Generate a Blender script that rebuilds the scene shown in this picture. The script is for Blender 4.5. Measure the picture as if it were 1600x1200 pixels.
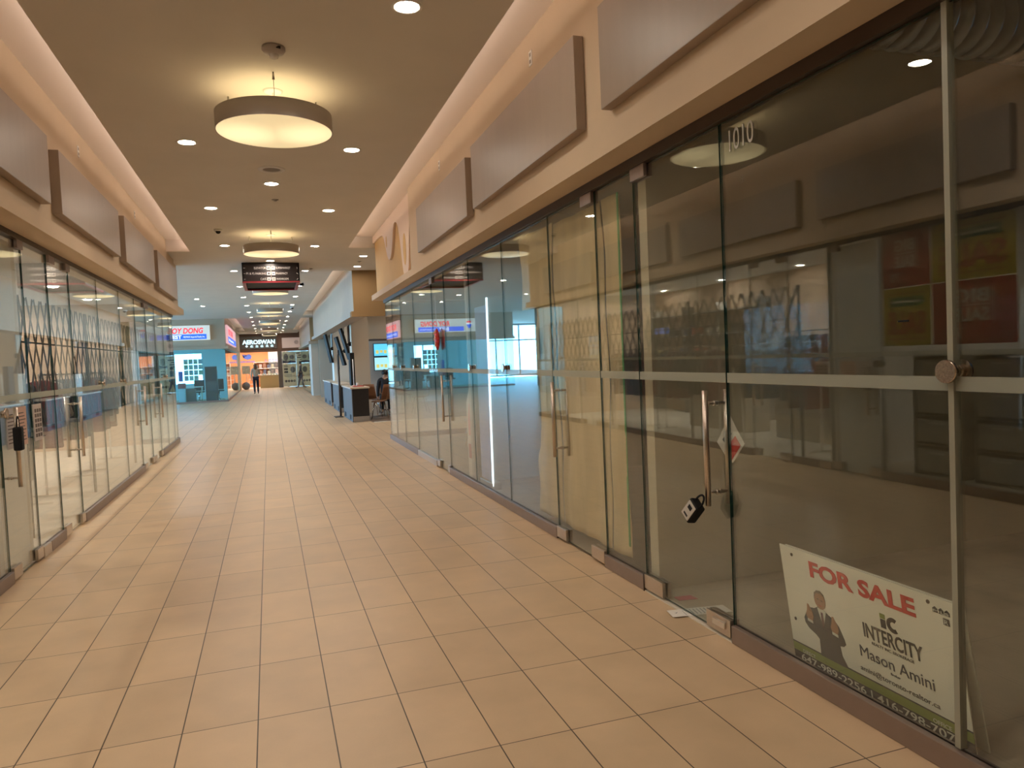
import bpy, bmesh, math, random
from mathutils import Vector, Matrix
random.seed(7)
SC = bpy.context.scene
for o in list(bpy.data.objects): bpy.data.objects.remove(o, do_unlink=True)
COL = SC.collection
R = math.radians

# ------------------------------------------------------------------ camera
cam_d = bpy.data.cameras.new('camera'); cam = bpy.data.objects.new('camera', cam_d); COL.objects.link(cam)
F, PITCH, ROLL, YAW, EYE = 1141.03, 0.0394466, -0.0434851, 0.3201207, 1.5407
_fw = Vector((math.sin(YAW)*math.cos(PITCH), math.cos(YAW)*math.cos(PITCH), -math.sin(PITCH)))
_r0 = Vector((math.cos(YAW), -math.sin(YAW), 0)); _u0 = _r0.cross(_fw)
_r = _r0*math.cos(ROLL) + _u0*math.sin(ROLL); _u = -_r0*math.sin(ROLL) + _u0*math.cos(ROLL)
cam.matrix_world = Matrix(((_r.x,_u.x,-_fw.x,0),(_r.y,_u.y,-_fw.y,0),(_r.z,_u.z,-_fw.z,EYE),(0,0,0,1)))
cam_d.sensor_width = 36; cam_d.lens = F*36/1600; cam_d.clip_start = .05; cam_d.clip_end = 300
SC.camera = cam
# ------------------------------------------------------------------ world, view
SC.view_settings.view_transform = 'Standard'; SC.view_settings.look = 'None'
SC.view_settings.gamma = 1; SC.view_settings.use_curve_mapping = False
SC.view_settings.exposure = 1.2
W = bpy.data.worlds.new('daylight'); SC.world = W; W.use_nodes = True
_nt = W.node_tree; _bg = _nt.nodes['Background']
_tc = _nt.nodes.new('ShaderNodeTexCoord'); _sp = _nt.nodes.new('ShaderNodeSeparateXYZ'); _rp = _nt.nodes.new('ShaderNodeValToRGB')
_nt.links.new(_tc.outputs['Generated'], _sp.inputs[0]); _nt.links.new(_sp.outputs[2], _rp.inputs[0]); _nt.links.new(_rp.outputs[0], _bg.inputs[0])
_rp.color_ramp.elements[0].position = -.0; _rp.color_ramp.elements[0].color = (.26, .62, 1.0, 1)      # lower half made brighter blue, added to light the hall ceiling
_rp.color_ramp.elements[1].position = .05; _rp.color_ramp.elements[1].color = (.18, .50, .95, 1)     # open blue sky
_bg.inputs[1].default_value = 8.5
SC.cycles.max_bounces = 8; SC.cycles.transparent_max_bounces = 40
SC.cycles.diffuse_bounces = 4; SC.cycles.glossy_bounces = 5
SC.cycles.sample_clamp_indirect = 6
def portal(name, loc, rot, sx, sy):          # window portals guide the sky light through the window openings
    l = bpy.data.lights.new(name, 'AREA'); l.shape = 'RECTANGLE'; l.size = sx; l.size_y = sy
    l.cycles.is_portal = True
    o = bpy.data.objects.new(name, l); COL.objects.link(o); o.location = loc; o.rotation_euler = rot
portal('sky_portal', (-14.2, 29, 1.9), (0, R(-90), 0), 3.4, 24)
portal('sky_portal', (-8, 48.6, 1.9), (R(-90), 0, 0), 12, 3.4)
portal('sky_portal', (9.2, 3.0, 3.4), (0, R(90), 0), .4, .5)  # portal for the small added window that lights the duct
KD, KP, KC = 92.0, 1.0, 4.8                   # radiance of downlights, pendant diffusers, cove strips

# ------------------------------------------------------------------ materials
MATS = {}
def N(nt, t, **kw):
    n = nt.nodes.new(t)
    for k, v in kw.items(): setattr(n, k, v)
    return n
def mat(name, col=(.5,.5,.5), rough=.5, metal=0, noise=0, nscale=8, bump=0, bscale=60, emit=None, es=1, stretch=None, spec=.5, alpha=1):
    if name in MATS: return MATS[name]
    m = bpy.data.materials.new(name); m.use_nodes = True; MATS[name] = m
    nt = m.node_tree; b = nt.nodes['Principled BSDF']
    b.inputs['Base Color'].default_value = (*col, 1); b.inputs['Roughness'].default_value = rough
    b.inputs['Metallic'].default_value = metal; b.inputs['Specular IOR Level'].default_value = spec
    if alpha < 1: b.inputs['Alpha'].default_value = alpha
    tc = N(nt, 'ShaderNodeTexCoord'); mp = N(nt, 'ShaderNodeMapping')
    nt.links.new(tc.outputs['Object'], mp.inputs[0])
    if stretch: mp.inputs['Scale'].default_value = stretch
    if noise:
        nz = N(nt, 'ShaderNodeTexNoise'); nz.inputs['Scale'].default_value = nscale; nz.inputs['Detail'].default_value = 4
        nt.links.new(mp.outputs[0], nz.inputs[0])
        mr = N(nt, 'ShaderNodeMapRange'); mr.inputs[1].default_value = .3; mr.inputs[2].default_value = .7
        mr.inputs[3].default_value = 1-noise; mr.inputs[4].default_value = 1+noise
        nt.links.new(nz.outputs[0], mr.inputs[0])
        vm = N(nt, 'ShaderNodeVectorMath', operation='SCALE'); vm.inputs[0].default_value = col
        nt.links.new(mr.outputs[0], vm.inputs['Scale']); nt.links.new(vm.outputs[0], b.inputs['Base Color'])
    if bump:
        nz = N(nt, 'ShaderNodeTexNoise'); nz.inputs['Scale'].default_value = bscale
        nt.links.new(mp.outputs[0], nz.inputs[0]); bp = N(nt, 'ShaderNodeBump'); bp.inputs['Strength'].default_value = bump
        bp.inputs['Distance'].default_value = .01
        nt.links.new(nz.outputs[0], bp.inputs['Height']); nt.links.new(bp.outputs[0], b.inputs['Normal'])
    if emit:
        b.inputs['Emission Color'].default_value = (*emit, 1); b.inputs['Emission Strength'].default_value = es
    return m
def math_(nt, op, a, b=None, c=None):
    n = N(nt, 'ShaderNodeMath', operation=op)
    for i, v in enumerate((a, b, c)):
        if v is None: continue
        if isinstance(v, (int, float)): n.inputs[i].default_value = v
        else: nt.links.new(v, n.inputs[i])
    return n.outputs[0]
def tile_mat():
    m = bpy.data.materials.new('beige_floor_tile'); m.use_nodes = True; nt = m.node_tree; b = nt.nodes['Principled BSDF']
    g = N(nt, 'ShaderNodeNewGeometry'); s = N(nt, 'ShaderNodeSeparateXYZ'); nt.links.new(g.outputs['Position'], s.inputs[0])
    u = math_(nt, 'DIVIDE', math_(nt, 'ADD', s.outputs[0], 1.0411+30*.305), .305)
    v = math_(nt, 'DIVIDE', math_(nt, 'ADD', s.outputs[1], -3.3381+30*.6147), .6147)
    fu = math_(nt, 'FRACT', u); fv = math_(nt, 'FRACT', v)
    eu = math_(nt, 'MULTIPLY', math_(nt, 'MINIMUM', fu, math_(nt, 'SUBTRACT', 1, fu)), .305)
    ev = math_(nt, 'MULTIPLY', math_(nt, 'MINIMUM', fv, math_(nt, 'SUBTRACT', 1, fv)), .6147)
    d = math_(nt, 'MINIMUM', math_(nt,'MULTIPLY',eu,1.0), math_(nt,'MULTIPLY',ev,1.15))
    gr = N(nt, 'ShaderNodeMapRange'); gr.inputs[1].default_value = .0018; gr.inputs[2].default_value = .0034; nt.links.new(d, gr.inputs[0])
    cid = N(nt, 'ShaderNodeCombineXYZ'); nt.links.new(math_(nt,'FLOOR',u), cid.inputs[0]); nt.links.new(math_(nt,'FLOOR',v), cid.inputs[1])
    wn = N(nt, 'ShaderNodeTexWhiteNoise', noise_dimensions='3D'); nt.links.new(cid.outputs[0], wn.inputs[0])
    # cloudy glaze, offset per tile
    add = N(nt, 'ShaderNodeVectorMath', operation='ADD'); nt.links.new(g.outputs['Position'], add.inputs[0])
    sc = N(nt, 'ShaderNodeVectorMath', operation='SCALE'); nt.links.new(wn.outputs['Color'], sc.inputs[0]); sc.inputs['Scale'].default_value = 20
    nt.links.new(sc.outputs[0], add.inputs[1])
    nz = N(nt, 'ShaderNodeTexNoise'); nz.inputs['Scale'].default_value = 3.2; nz.inputs['Detail'].default_value = 5; nt.links.new(add.outputs[0], nz.inputs[0])
    nf = N(nt, 'ShaderNodeTexNoise'); nf.inputs['Scale'].default_value = 140; nf.inputs['Detail'].default_value = 3; nt.links.new(g.outputs['Position'], nf.inputs[0])
    k = math_(nt, 'ADD', math_(nt, 'MULTIPLY', wn.outputs['Value'], .09), math_(nt, 'MULTIPLY', nz.outputs[0], .38))
    k = math_(nt, 'ADD', math_(nt, 'ADD', k, math_(nt, 'MULTIPLY', nf.outputs[0], .06)), .73)
    vm = N(nt, 'ShaderNodeVectorMath', operation='SCALE'); vm.inputs[0].default_value = (.655, .478, .30); nt.links.new(k, vm.inputs['Scale'])
    mx = N(nt, 'ShaderNodeMix', data_type='RGBA'); mx.inputs['A'].default_value = (.06, .035, .02, 1)
    nt.links.new(gr.outputs[0], mx.inputs['Factor']); nt.links.new(vm.outputs[0], mx.inputs['B']); nt.links.new(mx.outputs['Result'], b.inputs['Base Color'])
    rr = math_(nt, 'ADD', math_(nt, 'MULTIPLY', nz.outputs[0], .16), .30); nt.links.new(rr, b.inputs['Roughness'])
    return m
def glass_mat(name, tint=(.965,.985,.972), r0=.085):
    m = bpy.data.materials.new(name); m.use_nodes = True; nt = m.node_tree; MATS[name] = m
    nt.nodes.remove(nt.nodes['Principled BSDF']); out = nt.nodes['Material Output']
    tr = N(nt, 'ShaderNodeBsdfTransparent'); tr.inputs[0].default_value = (*tint, 1)
    gl = N(nt, 'ShaderNodeBsdfGlossy'); gl.inputs['Roughness'].default_value = 0; gl.inputs[0].default_value = (.97,1,.98,1)
    g = N(nt, 'ShaderNodeNewGeometry'); d = N(nt, 'ShaderNodeVectorMath', operation='DOT_PRODUCT')
    nt.links.new(g.outputs['Incoming'], d.inputs[0]); nt.links.new(g.outputs['Normal'], d.inputs[1])
    c = math_(nt, 'SUBTRACT', 1, math_(nt, 'ABSOLUTE', d.outputs['Value']))
    f = math_(nt, 'ADD', math_(nt, 'MULTIPLY', math_(nt, 'POWER', c, 5), 1-r0), r0)
    mx = N(nt, 'ShaderNodeMixShader'); nt.links.new(f, mx.inputs[0]); nt.links.new(tr.outputs[0], mx.inputs[1]); nt.links.new(gl.outputs[0], mx.inputs[2])
    nt.links.new(mx.outputs[0], out.inputs[0]); return m
def emis(name, col, s, hot=None):
    if name in MATS: return MATS[name]
    m = bpy.data.materials.new(name); m.use_nodes = True; nt = m.node_tree; MATS[name] = m
    b = nt.nodes['Principled BSDF']; b.inputs['Base Color'].default_value = (*[min(1, c*.8) for c in col], 1)
    b.inputs['Emission Color'].default_value = (*col, 1); b.inputs['Emission Strength'].default_value = s
    b.inputs['Roughness'].default_value = .4
    if hot:     # brighter patches where the tubes sit behind the diffuser
        tc = N(nt, 'ShaderNodeTexCoord'); ds = []
        for hx, hy in hot:
            v = N(nt, 'ShaderNodeVectorMath', operation='DISTANCE'); nt.links.new(tc.outputs['Object'], v.inputs[0]); v.inputs[1].default_value = (hx, hy, 0)
            ds.append(v.outputs['Value'])
        dd = math_(nt, 'MINIMUM', ds[0], ds[1]); mr = N(nt, 'ShaderNodeMapRange', interpolation_type='SMOOTHSTEP')
        mr.inputs[1].default_value = .05; mr.inputs[2].default_value = .4; mr.inputs[3].default_value = 1.5*s; mr.inputs[4].default_value = .85*s
        nt.links.new(dd, mr.inputs[0]); nt.links.new(mr.outputs[0], b.inputs['Emission Strength'])
    return m
TILE = tile_mat()
GLASS = glass_mat('clear_glass'); EDGE = mat('green_glass_edge', (.012,.05,.04), .12)
CEIL = mat('taupe_ceiling_paint', (.62,.57,.51), .85, noise=.03, nscale=1.5)
COVE = mat('cove_paint', (.82,.73,.66), .8)
CREAM = mat('cream_wall_paint', (.62,.48,.33), .75, noise=.03, nscale=2, bump=.05)
OCHRE = mat('ochre_wall_paint', (.66,.42,.16), .75, noise=.03, nscale=3)
WAVE = mat('pink_cream_relief_paint', (.74,.58,.46), .7)
PANEL = mat('taupe_sign_panel', (.33,.255,.195), .42, noise=.03, nscale=2.5, stretch=(1,4,.4))
RAIL = mat('bronze_rail_metal', (.30,.235,.205), .38, .55, noise=.04, nscale=12)
DARKM = mat('dark_bronze_track', (.09,.065,.05), .4, .5)
STEEL = mat('brushed_steel', (.62,.55,.48), .28, 1, noise=.07, nscale=40, stretch=(1,1,12))
CHROME = mat('chrome', (.8,.78,.75), .12, 1)
WHITE = mat('white_plastic', (.8,.77,.72), .45)
BLACK = mat('black_plastic', (.012,.012,.013), .6, spec=.2)
PAPER = mat('white_paper', (.82,.78,.72), .75, noise=.03)
FROST = mat('frosted_film', (.55,.58,.50), .7, alpha=.42)
DRYW = mat('grey_drywall', (.55,.50,.37), .8, noise=.08, nscale=2)
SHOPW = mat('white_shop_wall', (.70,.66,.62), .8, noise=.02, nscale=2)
CONC = mat('dusty_concrete', (.48,.41,.31), .55, noise=.22, nscale=2.2, bump=.1)

# ------------------------------------------------------------------ mesh helpers
class MB:
    def __init__(s): s.b = bmesh.new()
    def box(s, x0,x1,y0,y1,z0,z1, mi=0, M=None):
        vs = [s.b.verts.new((x,y,z)) for x in (x0,x1) for y in (y0,y1) for z in (z0,z1)]
        if M is not None:
            for v in vs: v.co = M @ v.co
        for f in ((0,1,3,2),(4,6,7,5),(0,4,5,1),(2,3,7,6),(0,2,6,4),(1,5,7,3)):
            fc = s.b.faces.new([vs[i] for i in f]); fc.material_index = mi
        return s
    def pane(s, x0,x1,y0,y1,z0,z1, axis='x'):
        n = len(s.b.faces); s.box(x0,x1,y0,y1,z0,z1); s.b.faces.ensure_lookup_table()
        keep = (0,1) if axis == 'x' else (2,3)
        for i in range(6): s.b.faces[n+i].material_index = 0 if i in keep else 1
        return s
    def tube(s, p0, p1, r0, r1=None, n=16, mi=0, cap=True):
        r1 = r0 if r1 is None else r1; p0 = Vector(p0); p1 = Vector(p1); d = (p1-p0).normalized()
        a = d.orthogonal().normalized(); c = d.cross(a); R0 = []; R1 = []
        for i in range(n):
            t = 2*math.pi*i/n; q = a*math.cos(t)+c*math.sin(t)
            R0.append(s.b.verts.new(p0+q*r0)); R1.append(s.b.verts.new(p1+q*r1))
        for i in range(n):
            f = s.b.faces.new((R0[i],R0[(i+1)%n],R1[(i+1)%n],R1[i])); f.material_index = mi; f.smooth = True
        if cap:
            for rr in (R0[::-1], R1): f = s.b.faces.new(rr); f.material_index = mi
        return s
    def path(s, pts, r, n=10, mi=0):
        for a, b in zip(pts, pts[1:]): s.tube(a, b, r, n=n, mi=mi)
        for p in pts[1:-1]: s.ball(p, r, 8, 6, mi=mi)
        return s
    def ball(s, c, r, u=16, v=10, sc=(1,1,1), mi=0):
        g = bmesh.ops.create_uvsphere(s.b, u_segments=u, v_segments=v, radius=r)
        fs = set()
        for q in g['verts']:
            q.co = Vector((q.co.x*sc[0], q.co.y*sc[1], q.co.z*sc[2])) + Vector(c)
            fs.update(q.link_faces)
        for f in fs: f.smooth = True; f.material_index = mi
        return s
    def lathe(s, prof, c=(0,0,0), n=32, mi=0, smooth=True):
        rings = []
        for r, z in prof:
            if r < 1e-6: rings.append([s.b.verts.new((c[0],c[1],c[2]+z))])
            else: rings.append([s.b.verts.new((c[0]+r*math.cos(2*math.pi*i/n), c[1]+r*math.sin(2*math.pi*i/n), c[2]+z)) for i in range(n)])
        for A, B in zip(rings, rings[1:]):
            for i in range(n):
                j = (i+1) % n
                vs = [A[0],B[j],B[i]] if len(A)==1 else ([A[i],A[j],B[0]] if len(B)==1 else [A[i],A[j],B[j],B[i]])
                f = s.b.faces.new(vs); f.material_index = mi; f.smooth = smooth
        return s
    def prism(s, pts, o, ex, ey, depth, mi=0):      # polygon pts (2D) on plane o,ex,ey extruded along ex×ey by depth
        o, ex, ey = Vector(o), Vector(ex), Vector(ey); nn = ex.cross(ey).normalized()*depth
        A = [s.b.verts.new(o+ex*p[0]+ey*p[1]) for p in pts]; B = [s.b.verts.new(v.co+nn) for v in A]
        f1 = s.b.faces.new(A[::-1]); f2 = s.b.faces.new(B); L = len(A)
        for f in (f1, f2): f.material_index = mi
        for i in range(L):
            f = s.b.faces.new((A[i],A[(i+1)%L],B[(i+1)%L],B[i])); f.material_index = mi
        bmesh.ops.triangulate(s.b, faces=[f1, f2]) if L > 4 else None
        return s
    def build(s, name, mats, parent=None, bevel=0, loc=None, fix=True):
        if fix: bmesh.ops.recalc_face_normals(s.b, faces=s.b.faces[:])
        me = bpy.data.meshes.new(name)
        if parent is not None: off = wloc(parent)
        elif loc is not None: off = Vector(loc)
        else:
            v = [q.co for q in s.b.verts]
            off = Vector(((min(a.x for a in v)+max(a.x for a in v))/2, (min(a.y for a in v)+max(a.y for a in v))/2, min(a.z for a in v)))
        bmesh.ops.translate(s.b, verts=s.b.verts[:], vec=-off)
        s.b.to_mesh(me); s.b.free()
        o = bpy.data.objects.new(name, me); COL.objects.link(o)
        for m in (mats if isinstance(mats, (list, tuple)) else [mats]): me.materials.append(m)
        if parent is not None: o.parent = parent
        else: o.location = off
        if bevel:
            bv = o.modifiers.new('bevel', 'BEVEL'); bv.width = bevel; bv.segments = 2; bv.limit_method = 'ANGLE'
        return o
def wloc(o):
    v = Vector((0,0,0))
    while o is not None: v += o.location; o = o.parent
    return v
def tag(o, label, cat, group=None, kind=None):
    o['label'] = label; o['category'] = cat
    if group: o['group'] = group
    if kind: o['kind'] = kind
    return o
def thing(name, loc, label, cat, group=None):
    o = bpy.data.objects.new(name, None); COL.objects.link(o); o.location = loc; o.empty_display_size = .1
    if label: tag(o, label, cat, group)
    return o
def struct(o): o['kind'] = 'structure'; return o
def sbox(name, m, *bx, bevel=0): return struct(MB().box(*bx).build(name, m, bevel=bevel))
def copy_tree(o, parent=None):
    c = o.copy(); COL.objects.link(c); c.parent = parent
    for ch in list(o.children): copy_tree(ch, c)
    return c
def text(s, o, ex, ey, h, m, parent, name='lettering', width=None, bold=0, ext=.001, align='LEFT', shear=0):
    # writing: cap height h, on plane origin o with directions ex, ey
    cu = bpy.data.curves.new('t', 'FONT'); cu.body = s; cu.size = 1; cu.extrude = .01; cu.offset = bold; cu.shear = shear; cu.resolution_u = 3
    t = bpy.data.objects.new('t', cu); COL.objects.link(t)
    bpy.context.view_layer.update(); dg = bpy.context.evaluated_depsgraph_get()
    me = bpy.data.meshes.new_from_object(t.evaluated_get(dg)); bpy.data.objects.remove(t); bpy.data.curves.remove(cu)
    xs = [v.co.x for v in me.vertices]; x0, x1 = min(xs), max(xs)
    sy = h/.70; sx = (width/(x1-x0)) if width else sy
    w = (x1-x0)*sx; sh = {'LEFT':0,'CENTER':-w/2,'RIGHT':-w}[align]
    ex, ey, o = Vector(ex).normalized(), Vector(ey).normalized(), Vector(o); nn = ex.cross(ey); off = wloc(parent)
    for v in me.vertices:
        v.co = o + ex*((v.co.x-x0)*sx+sh) + ey*(v.co.y*sy) + nn*(v.co.z*ext/.01 + ext) - off
    ob = bpy.data.objects.new(name, me); COL.objects.link(ob); me.materials.append(m); ob.parent = parent
    return ob
def clip_poly_line(p, q, y0, y1, z0, z1):   # Liang-Barsky
    dx, dz = q[0]-p[0], q[1]-p[1]; t0, t1 = 0, 1
    for P_, Q_ in ((-dx, p[0]-y0), (dx, y1-p[0]), (-dz, p[1]-z0), (dz, z1-p[1])):
        if abs(P_) < 1e-9:
            if Q_ < 0: return None
            continue
        r = Q_/P_
        if P_ < 0: t0 = max(t0, r)
        else: t1 = min(t1, r)
    if t0 >= t1: return None
    return (p[0]+dx*t0, p[1]+dz*t0), (p[0]+dx*t1, p[1]+dz*t1)
ORD = ['nearest','second','third','fourth','fifth','sixth','seventh','eighth','ninth','tenth','eleventh','twelfth','thirteenth','fourteenth','fifteenth','sixteenth']

# ================================================================== THE SETTING
ZC = 3.75
sbox('floor', TILE, -14, 12, -4, 48.7, -.1, 0)
sbox('floor', TILE, -2.7, 12, 48.7, 53, -.1, 0)
sbox('floor', CONC, 2.262, 9, -3, 4.08, 0, .004)
sbox('floor', mat('cafe_floor', (.23,.17,.13), .35, noise=.15, nscale=6), 2.42, 10, 18.62, 34.5, 0, .004)
sbox('floor', mat('grey_shop_floor', (.68,.63,.55), .4, noise=.08), -8, -1.965, -3, 17, 0, .004)
sbox('floor', mat('shop_floor_right', (.40,.36,.30), .4, noise=.08), 2.262, 9, 4.18, 14.35, 0, .004)
sbox('trim_1', mat('white_threshold', (.8,.8,.76), .4), 2.45, 3.6, 18.5, 18.62, 0, .008)
# ceiling: centre slab with coves, then full width
XR, XL = 1.576, -1.29
sbox('ceiling', CEIL, XL, XR, -4, 15.05, ZC, ZC+.05)
sbox('ceiling', COVE, XL-.9, XR+.9, -4, 15.05, 3.97, 4.02)
sbox('ceiling', CEIL, XR, 2.3, 14.45, 15.05, ZC, 3.97)
sbox('ceiling', CEIL, XL, XR, 15.05, 18.06, ZC, ZC+.1)
sbox('ceiling', CEIL, XR, 12, 15.05, 18.06, ZC, ZC+.1)
sbox('ceiling', CEIL, 2.32, 12, 14.45, 15.05, ZC, ZC+.1)
sbox('ceiling', CEIL, -14.2, XL, 15.05, 35.5, ZC, ZC+.1)
sbox('ceiling', CEIL, XL, XR, 18.06, 53, ZC, ZC+.05)
sbox('ceiling', COVE, XR-.1, 2.4, 18.06, 53, 3.97, 4.02)
sbox('ceiling', CEIL, XR, 2.02, 34.5, 36.2, ZC, 3.97)
sbox('ceiling', CEIL, XR, 2.02, 48.5, 53, ZC, 3.97)
sbox('ceiling', COVE, -1.9, XL+.1, 35.5, 53, 3.97, 4.02)
sbox('ceiling', CEIL, -1.8, XL, 48.5, 53, ZC, 3.97)
sbox('ceiling', CEIL, -14.2, -1.8, 35.5, 48.7, ZC, ZC+.1)
sbox('ceiling', mat('cafe_ceiling', (.62,.58,.52), .8), 2.3, 12, 18.4, 34.5, 3.45, 3.5)
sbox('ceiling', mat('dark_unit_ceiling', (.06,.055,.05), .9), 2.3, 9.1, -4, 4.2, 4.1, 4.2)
sbox('ceiling', mat('shop_ceiling_right', (.5,.48,.44), .9), 2.3, 9.1, 4.2, 14.4, 3.3, 3.4)
sbox('ceiling', mat('cool_white_ceiling',(.72,.76,.8),.8), -8.1, -1.96, 7.2, 17.05, 2.95, 3.05)
sbox('ceiling', SHOPW, -8.1, -1.96, -4, 7.2, 3.25, 3.35)
sbox('ceiling', MATS['dark_unit_ceiling'], -14.3, 12.2, -4.2, 48.7, 4.25, 4.35)  # unseen roof added to stop sky light leaking in above the ceilings
sbox('ceiling', MATS['dark_unit_ceiling'], -2.75, 12.2, 48.7, 57.4, 4.25, 4.35)  # rest of the added roof, over the far end
sbox('wall_left', SHOPW, -2.8, -2.72, 48.7, 57.4, 0, 4.3)  # outer walls added under the roof to seal the same sky light leaks
sbox('wall_left', SHOPW, -14.3, -14.2, -4.2, 48.75, 3.7, 4.3)
sbox('wall_left', SHOPW, -14.3, -14.2, -4.2, 17.0, 0, 3.7)
sbox('wall_back', SHOPW, -14.3, -1.9, 48.65, 48.75, 3.7, 4.3)
sbox('wall_back', SHOPW, -2.75, 12.2, 57.2, 57.4, 0, 4.3)
sbox('wall_right', SHOPW, 12.1, 12.2, 14.3, 57.4, 0, 4.3)
sbox('wall_right', SHOPW, 9.1, 12.2, 14.2, 14.35, 0, 4.3)
sbox('wall_right', SHOPW, 9.1, 9.15, -4.2, 14.3, 4.1, 4.3)
sbox('wall_back', SHOPW, -14.3, 9.2, -4.3, -4.1, 0, 4.3)
sbox('ceiling', COVE, -1.96, XL, 15.0, 15.05, ZC, 3.97)
# fascias
sbox('wall_right', CREAM, 2.0, 2.3, -4, 10.37, 2.73, 3.97)
sbox('wall_right', OCHRE, 2.09, 2.3, 10.37, 14.45, 2.83, 3.97)
sbox('trim_2', CREAM, 2.0, 2.3, 10.37, 14.6, 2.73, 2.83)
sbox('wall_left', CREAM, -1.96, -1.70, -4, 16.1, 2.72, 3.97)
sbox('wall_left', CREAM, -1.96, -1.76, 16.1, 17.05, 2.82, 3.97)
sbox('trim_3', CREAM, -1.96, -1.665, -4, 17.1, 2.70, 2.82)
sbox('wall_left', CREAM, -8, -1.96, 16.95, 17.05, 2.7, 3.85)
sbox('wall_right', CREAM, 2.3, 9, 14.35, 14.45, 2.7, 3.85)
sbox('trim_4', DARKM, 2.195, 2.265, -4, 14.42, 2.665, 2.73)
sbox('trim_5', DARKM, -1.945, -1.875, -4, 17.02, 2.655, 2.70)
# rear end of the corridor behind the camera and shop shells
sbox('wall_back', CREAM, -8, 9, -4.1, -4, 0, 4.2)
sbox('wall_left', SHOPW, -8.1, -8, -4, 17.05, 0, 3.3)
sbox('wall_left', SHOPW, -8, -1.99, 7.08, 7.2, 0, 3.25)
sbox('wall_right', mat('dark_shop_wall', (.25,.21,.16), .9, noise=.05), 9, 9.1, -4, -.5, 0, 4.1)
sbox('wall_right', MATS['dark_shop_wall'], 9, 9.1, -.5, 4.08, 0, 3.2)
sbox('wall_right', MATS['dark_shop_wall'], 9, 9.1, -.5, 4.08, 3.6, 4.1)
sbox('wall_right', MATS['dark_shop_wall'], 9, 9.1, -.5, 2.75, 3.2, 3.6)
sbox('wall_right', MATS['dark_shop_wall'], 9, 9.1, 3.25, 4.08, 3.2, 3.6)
sbox('wall_right', MATS['shop_ceiling_right'], 9, 9.1, 4.18, 14.4, 0, 3.3)
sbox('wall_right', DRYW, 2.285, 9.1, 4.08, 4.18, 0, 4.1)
sbox('wall_right', MATS['shop_ceiling_right'], 2.32, 9, 8.6, 8.7, 0, 3.3)
sbox('wall_right', CREAM, 12, 12.1, 14.4, 34.5, 0, 3.8)
# side hall on the left: exterior glazing
WFR = mat('window_frame_grey', (.25,.28,.3), .4, .4)
def ext_window(nm, axis, a0, a1, c, z0, z1, n):
    m = MB()
    for i in range(n+1):
        p = a0+(a1-a0)*i/n
        (m.box(c-.05,c+.05,p-.04,p+.04,z0,z1) if axis=='y' else m.box(p-.04,p+.04,c-.05,c+.05,z0,z1))
    for z in (z0, z0+(z1-z0)*.68, z1-.08):
        (m.box(c-.05,c+.05,a0,a1,z,z+.08) if axis=='y' else m.box(a0,a1,c-.05,c+.05,z,z+.08))
    o = struct(m.build(nm, WFR))
    g = MB()
    (g.pane(c-.006,c+.006,a0,a1,z0,z1,'x') if axis=='y' else g.pane(a0,a1,c-.006,c+.006,z0,z1,'y'))
    g.build('glass', [GLASS, EDGE], o)
ext_window('window_1', 'y', 17.1, 41, -14.1, .1, 3.7, 12)
ext_window('window_2', 'x', -14, -2.0, 48.55, .1, 3.7, 7)
ext_window('window_3', 'y', 2.75, 3.25, 9.05, 3.2, 3.6, 1)  # unseen little window, added to put cool daylight on the duct
sbox('wall_left', SHOPW, -14.2, -14, 41, 48.7, 0, 3.8)
sbox('wall_left', CREAM, -14.2, -8.1, 17.0, 17.1, 0, 3.85)
sbox('wall_left', CREAM, -1.9, -1.8, 48.5, 53, 0, 3.97)
# block 2 on the right (cafe)
WF2 = mat('pale_fascia_panel', (.36,.285,.21), .5, noise=.07, nscale=5, stretch=(1,3,.15))
BRN = mat('brown_end_wall', (.33,.205,.09), .7)
sbox('wall_right', WF2, 2.02, 2.3, 18.06, 34.5, 2.75, 3.97)
sbox('trim_6', WF2, 1.93, 2.3, 18.0, 34.6, 2.63, 2.75)
sbox('wall_right', BRN, 2.02, 9, 17.98, 18.06, 2.75, 3.97)
sbox('trim_7', BRN, 1.95, 9, 17.9, 18.0, 2.63, 2.76)
COLM = mat('cream_column_paint', (.58,.49,.38), .6)
sbox('wall_right', COLM, 2.36, 2.86, 22.0, 22.6, 0, 3.45)
sbox('wall_right', mat('white_column_paint', (.68,.66,.6), .6), 2.28, 2.82, 27.6, 28.4, 0, 3.45)
sbox('wall_right', COLM, 2.95, 9, 23.6, 23.8, 2.25, 3.45)
sbox('wall_right', mat('cafe_back_wall', (.22,.15,.12), .7), 2.9, 9, 30.0, 30.2, 0, 3.45)
sbox('wall_right', COLM, 2.2, 9, 34.4, 34.5, 0, 3.75)
# block 3 right, far
sbox('wall_right', WF2, 1.95, 2.3, 36.2, 48.5, 2.6, 3.97)
sbox('trim_8', WF2, 1.87, 2.3, 36.1, 48.6, 2.5, 2.62)
sbox('wall_right', BRN, 1.95, 9, 36.12, 36.2, 2.62, 3.85)
sbox('wall_right', COLM, 1.97, 2.3, 36.3, 38.2, 0, 2.5)
sbox('wall_right', COLM, 2.3, 9, 38.2, 38.3, 0, 2.6)
sbox('ceiling', CEIL, 2.02, 9, 34.5, 36.2, 3.75, 3.85)
sbox('wall_right', COLM, 9, 9.1, 34.4, 38.3, 0, 3.8)
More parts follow.
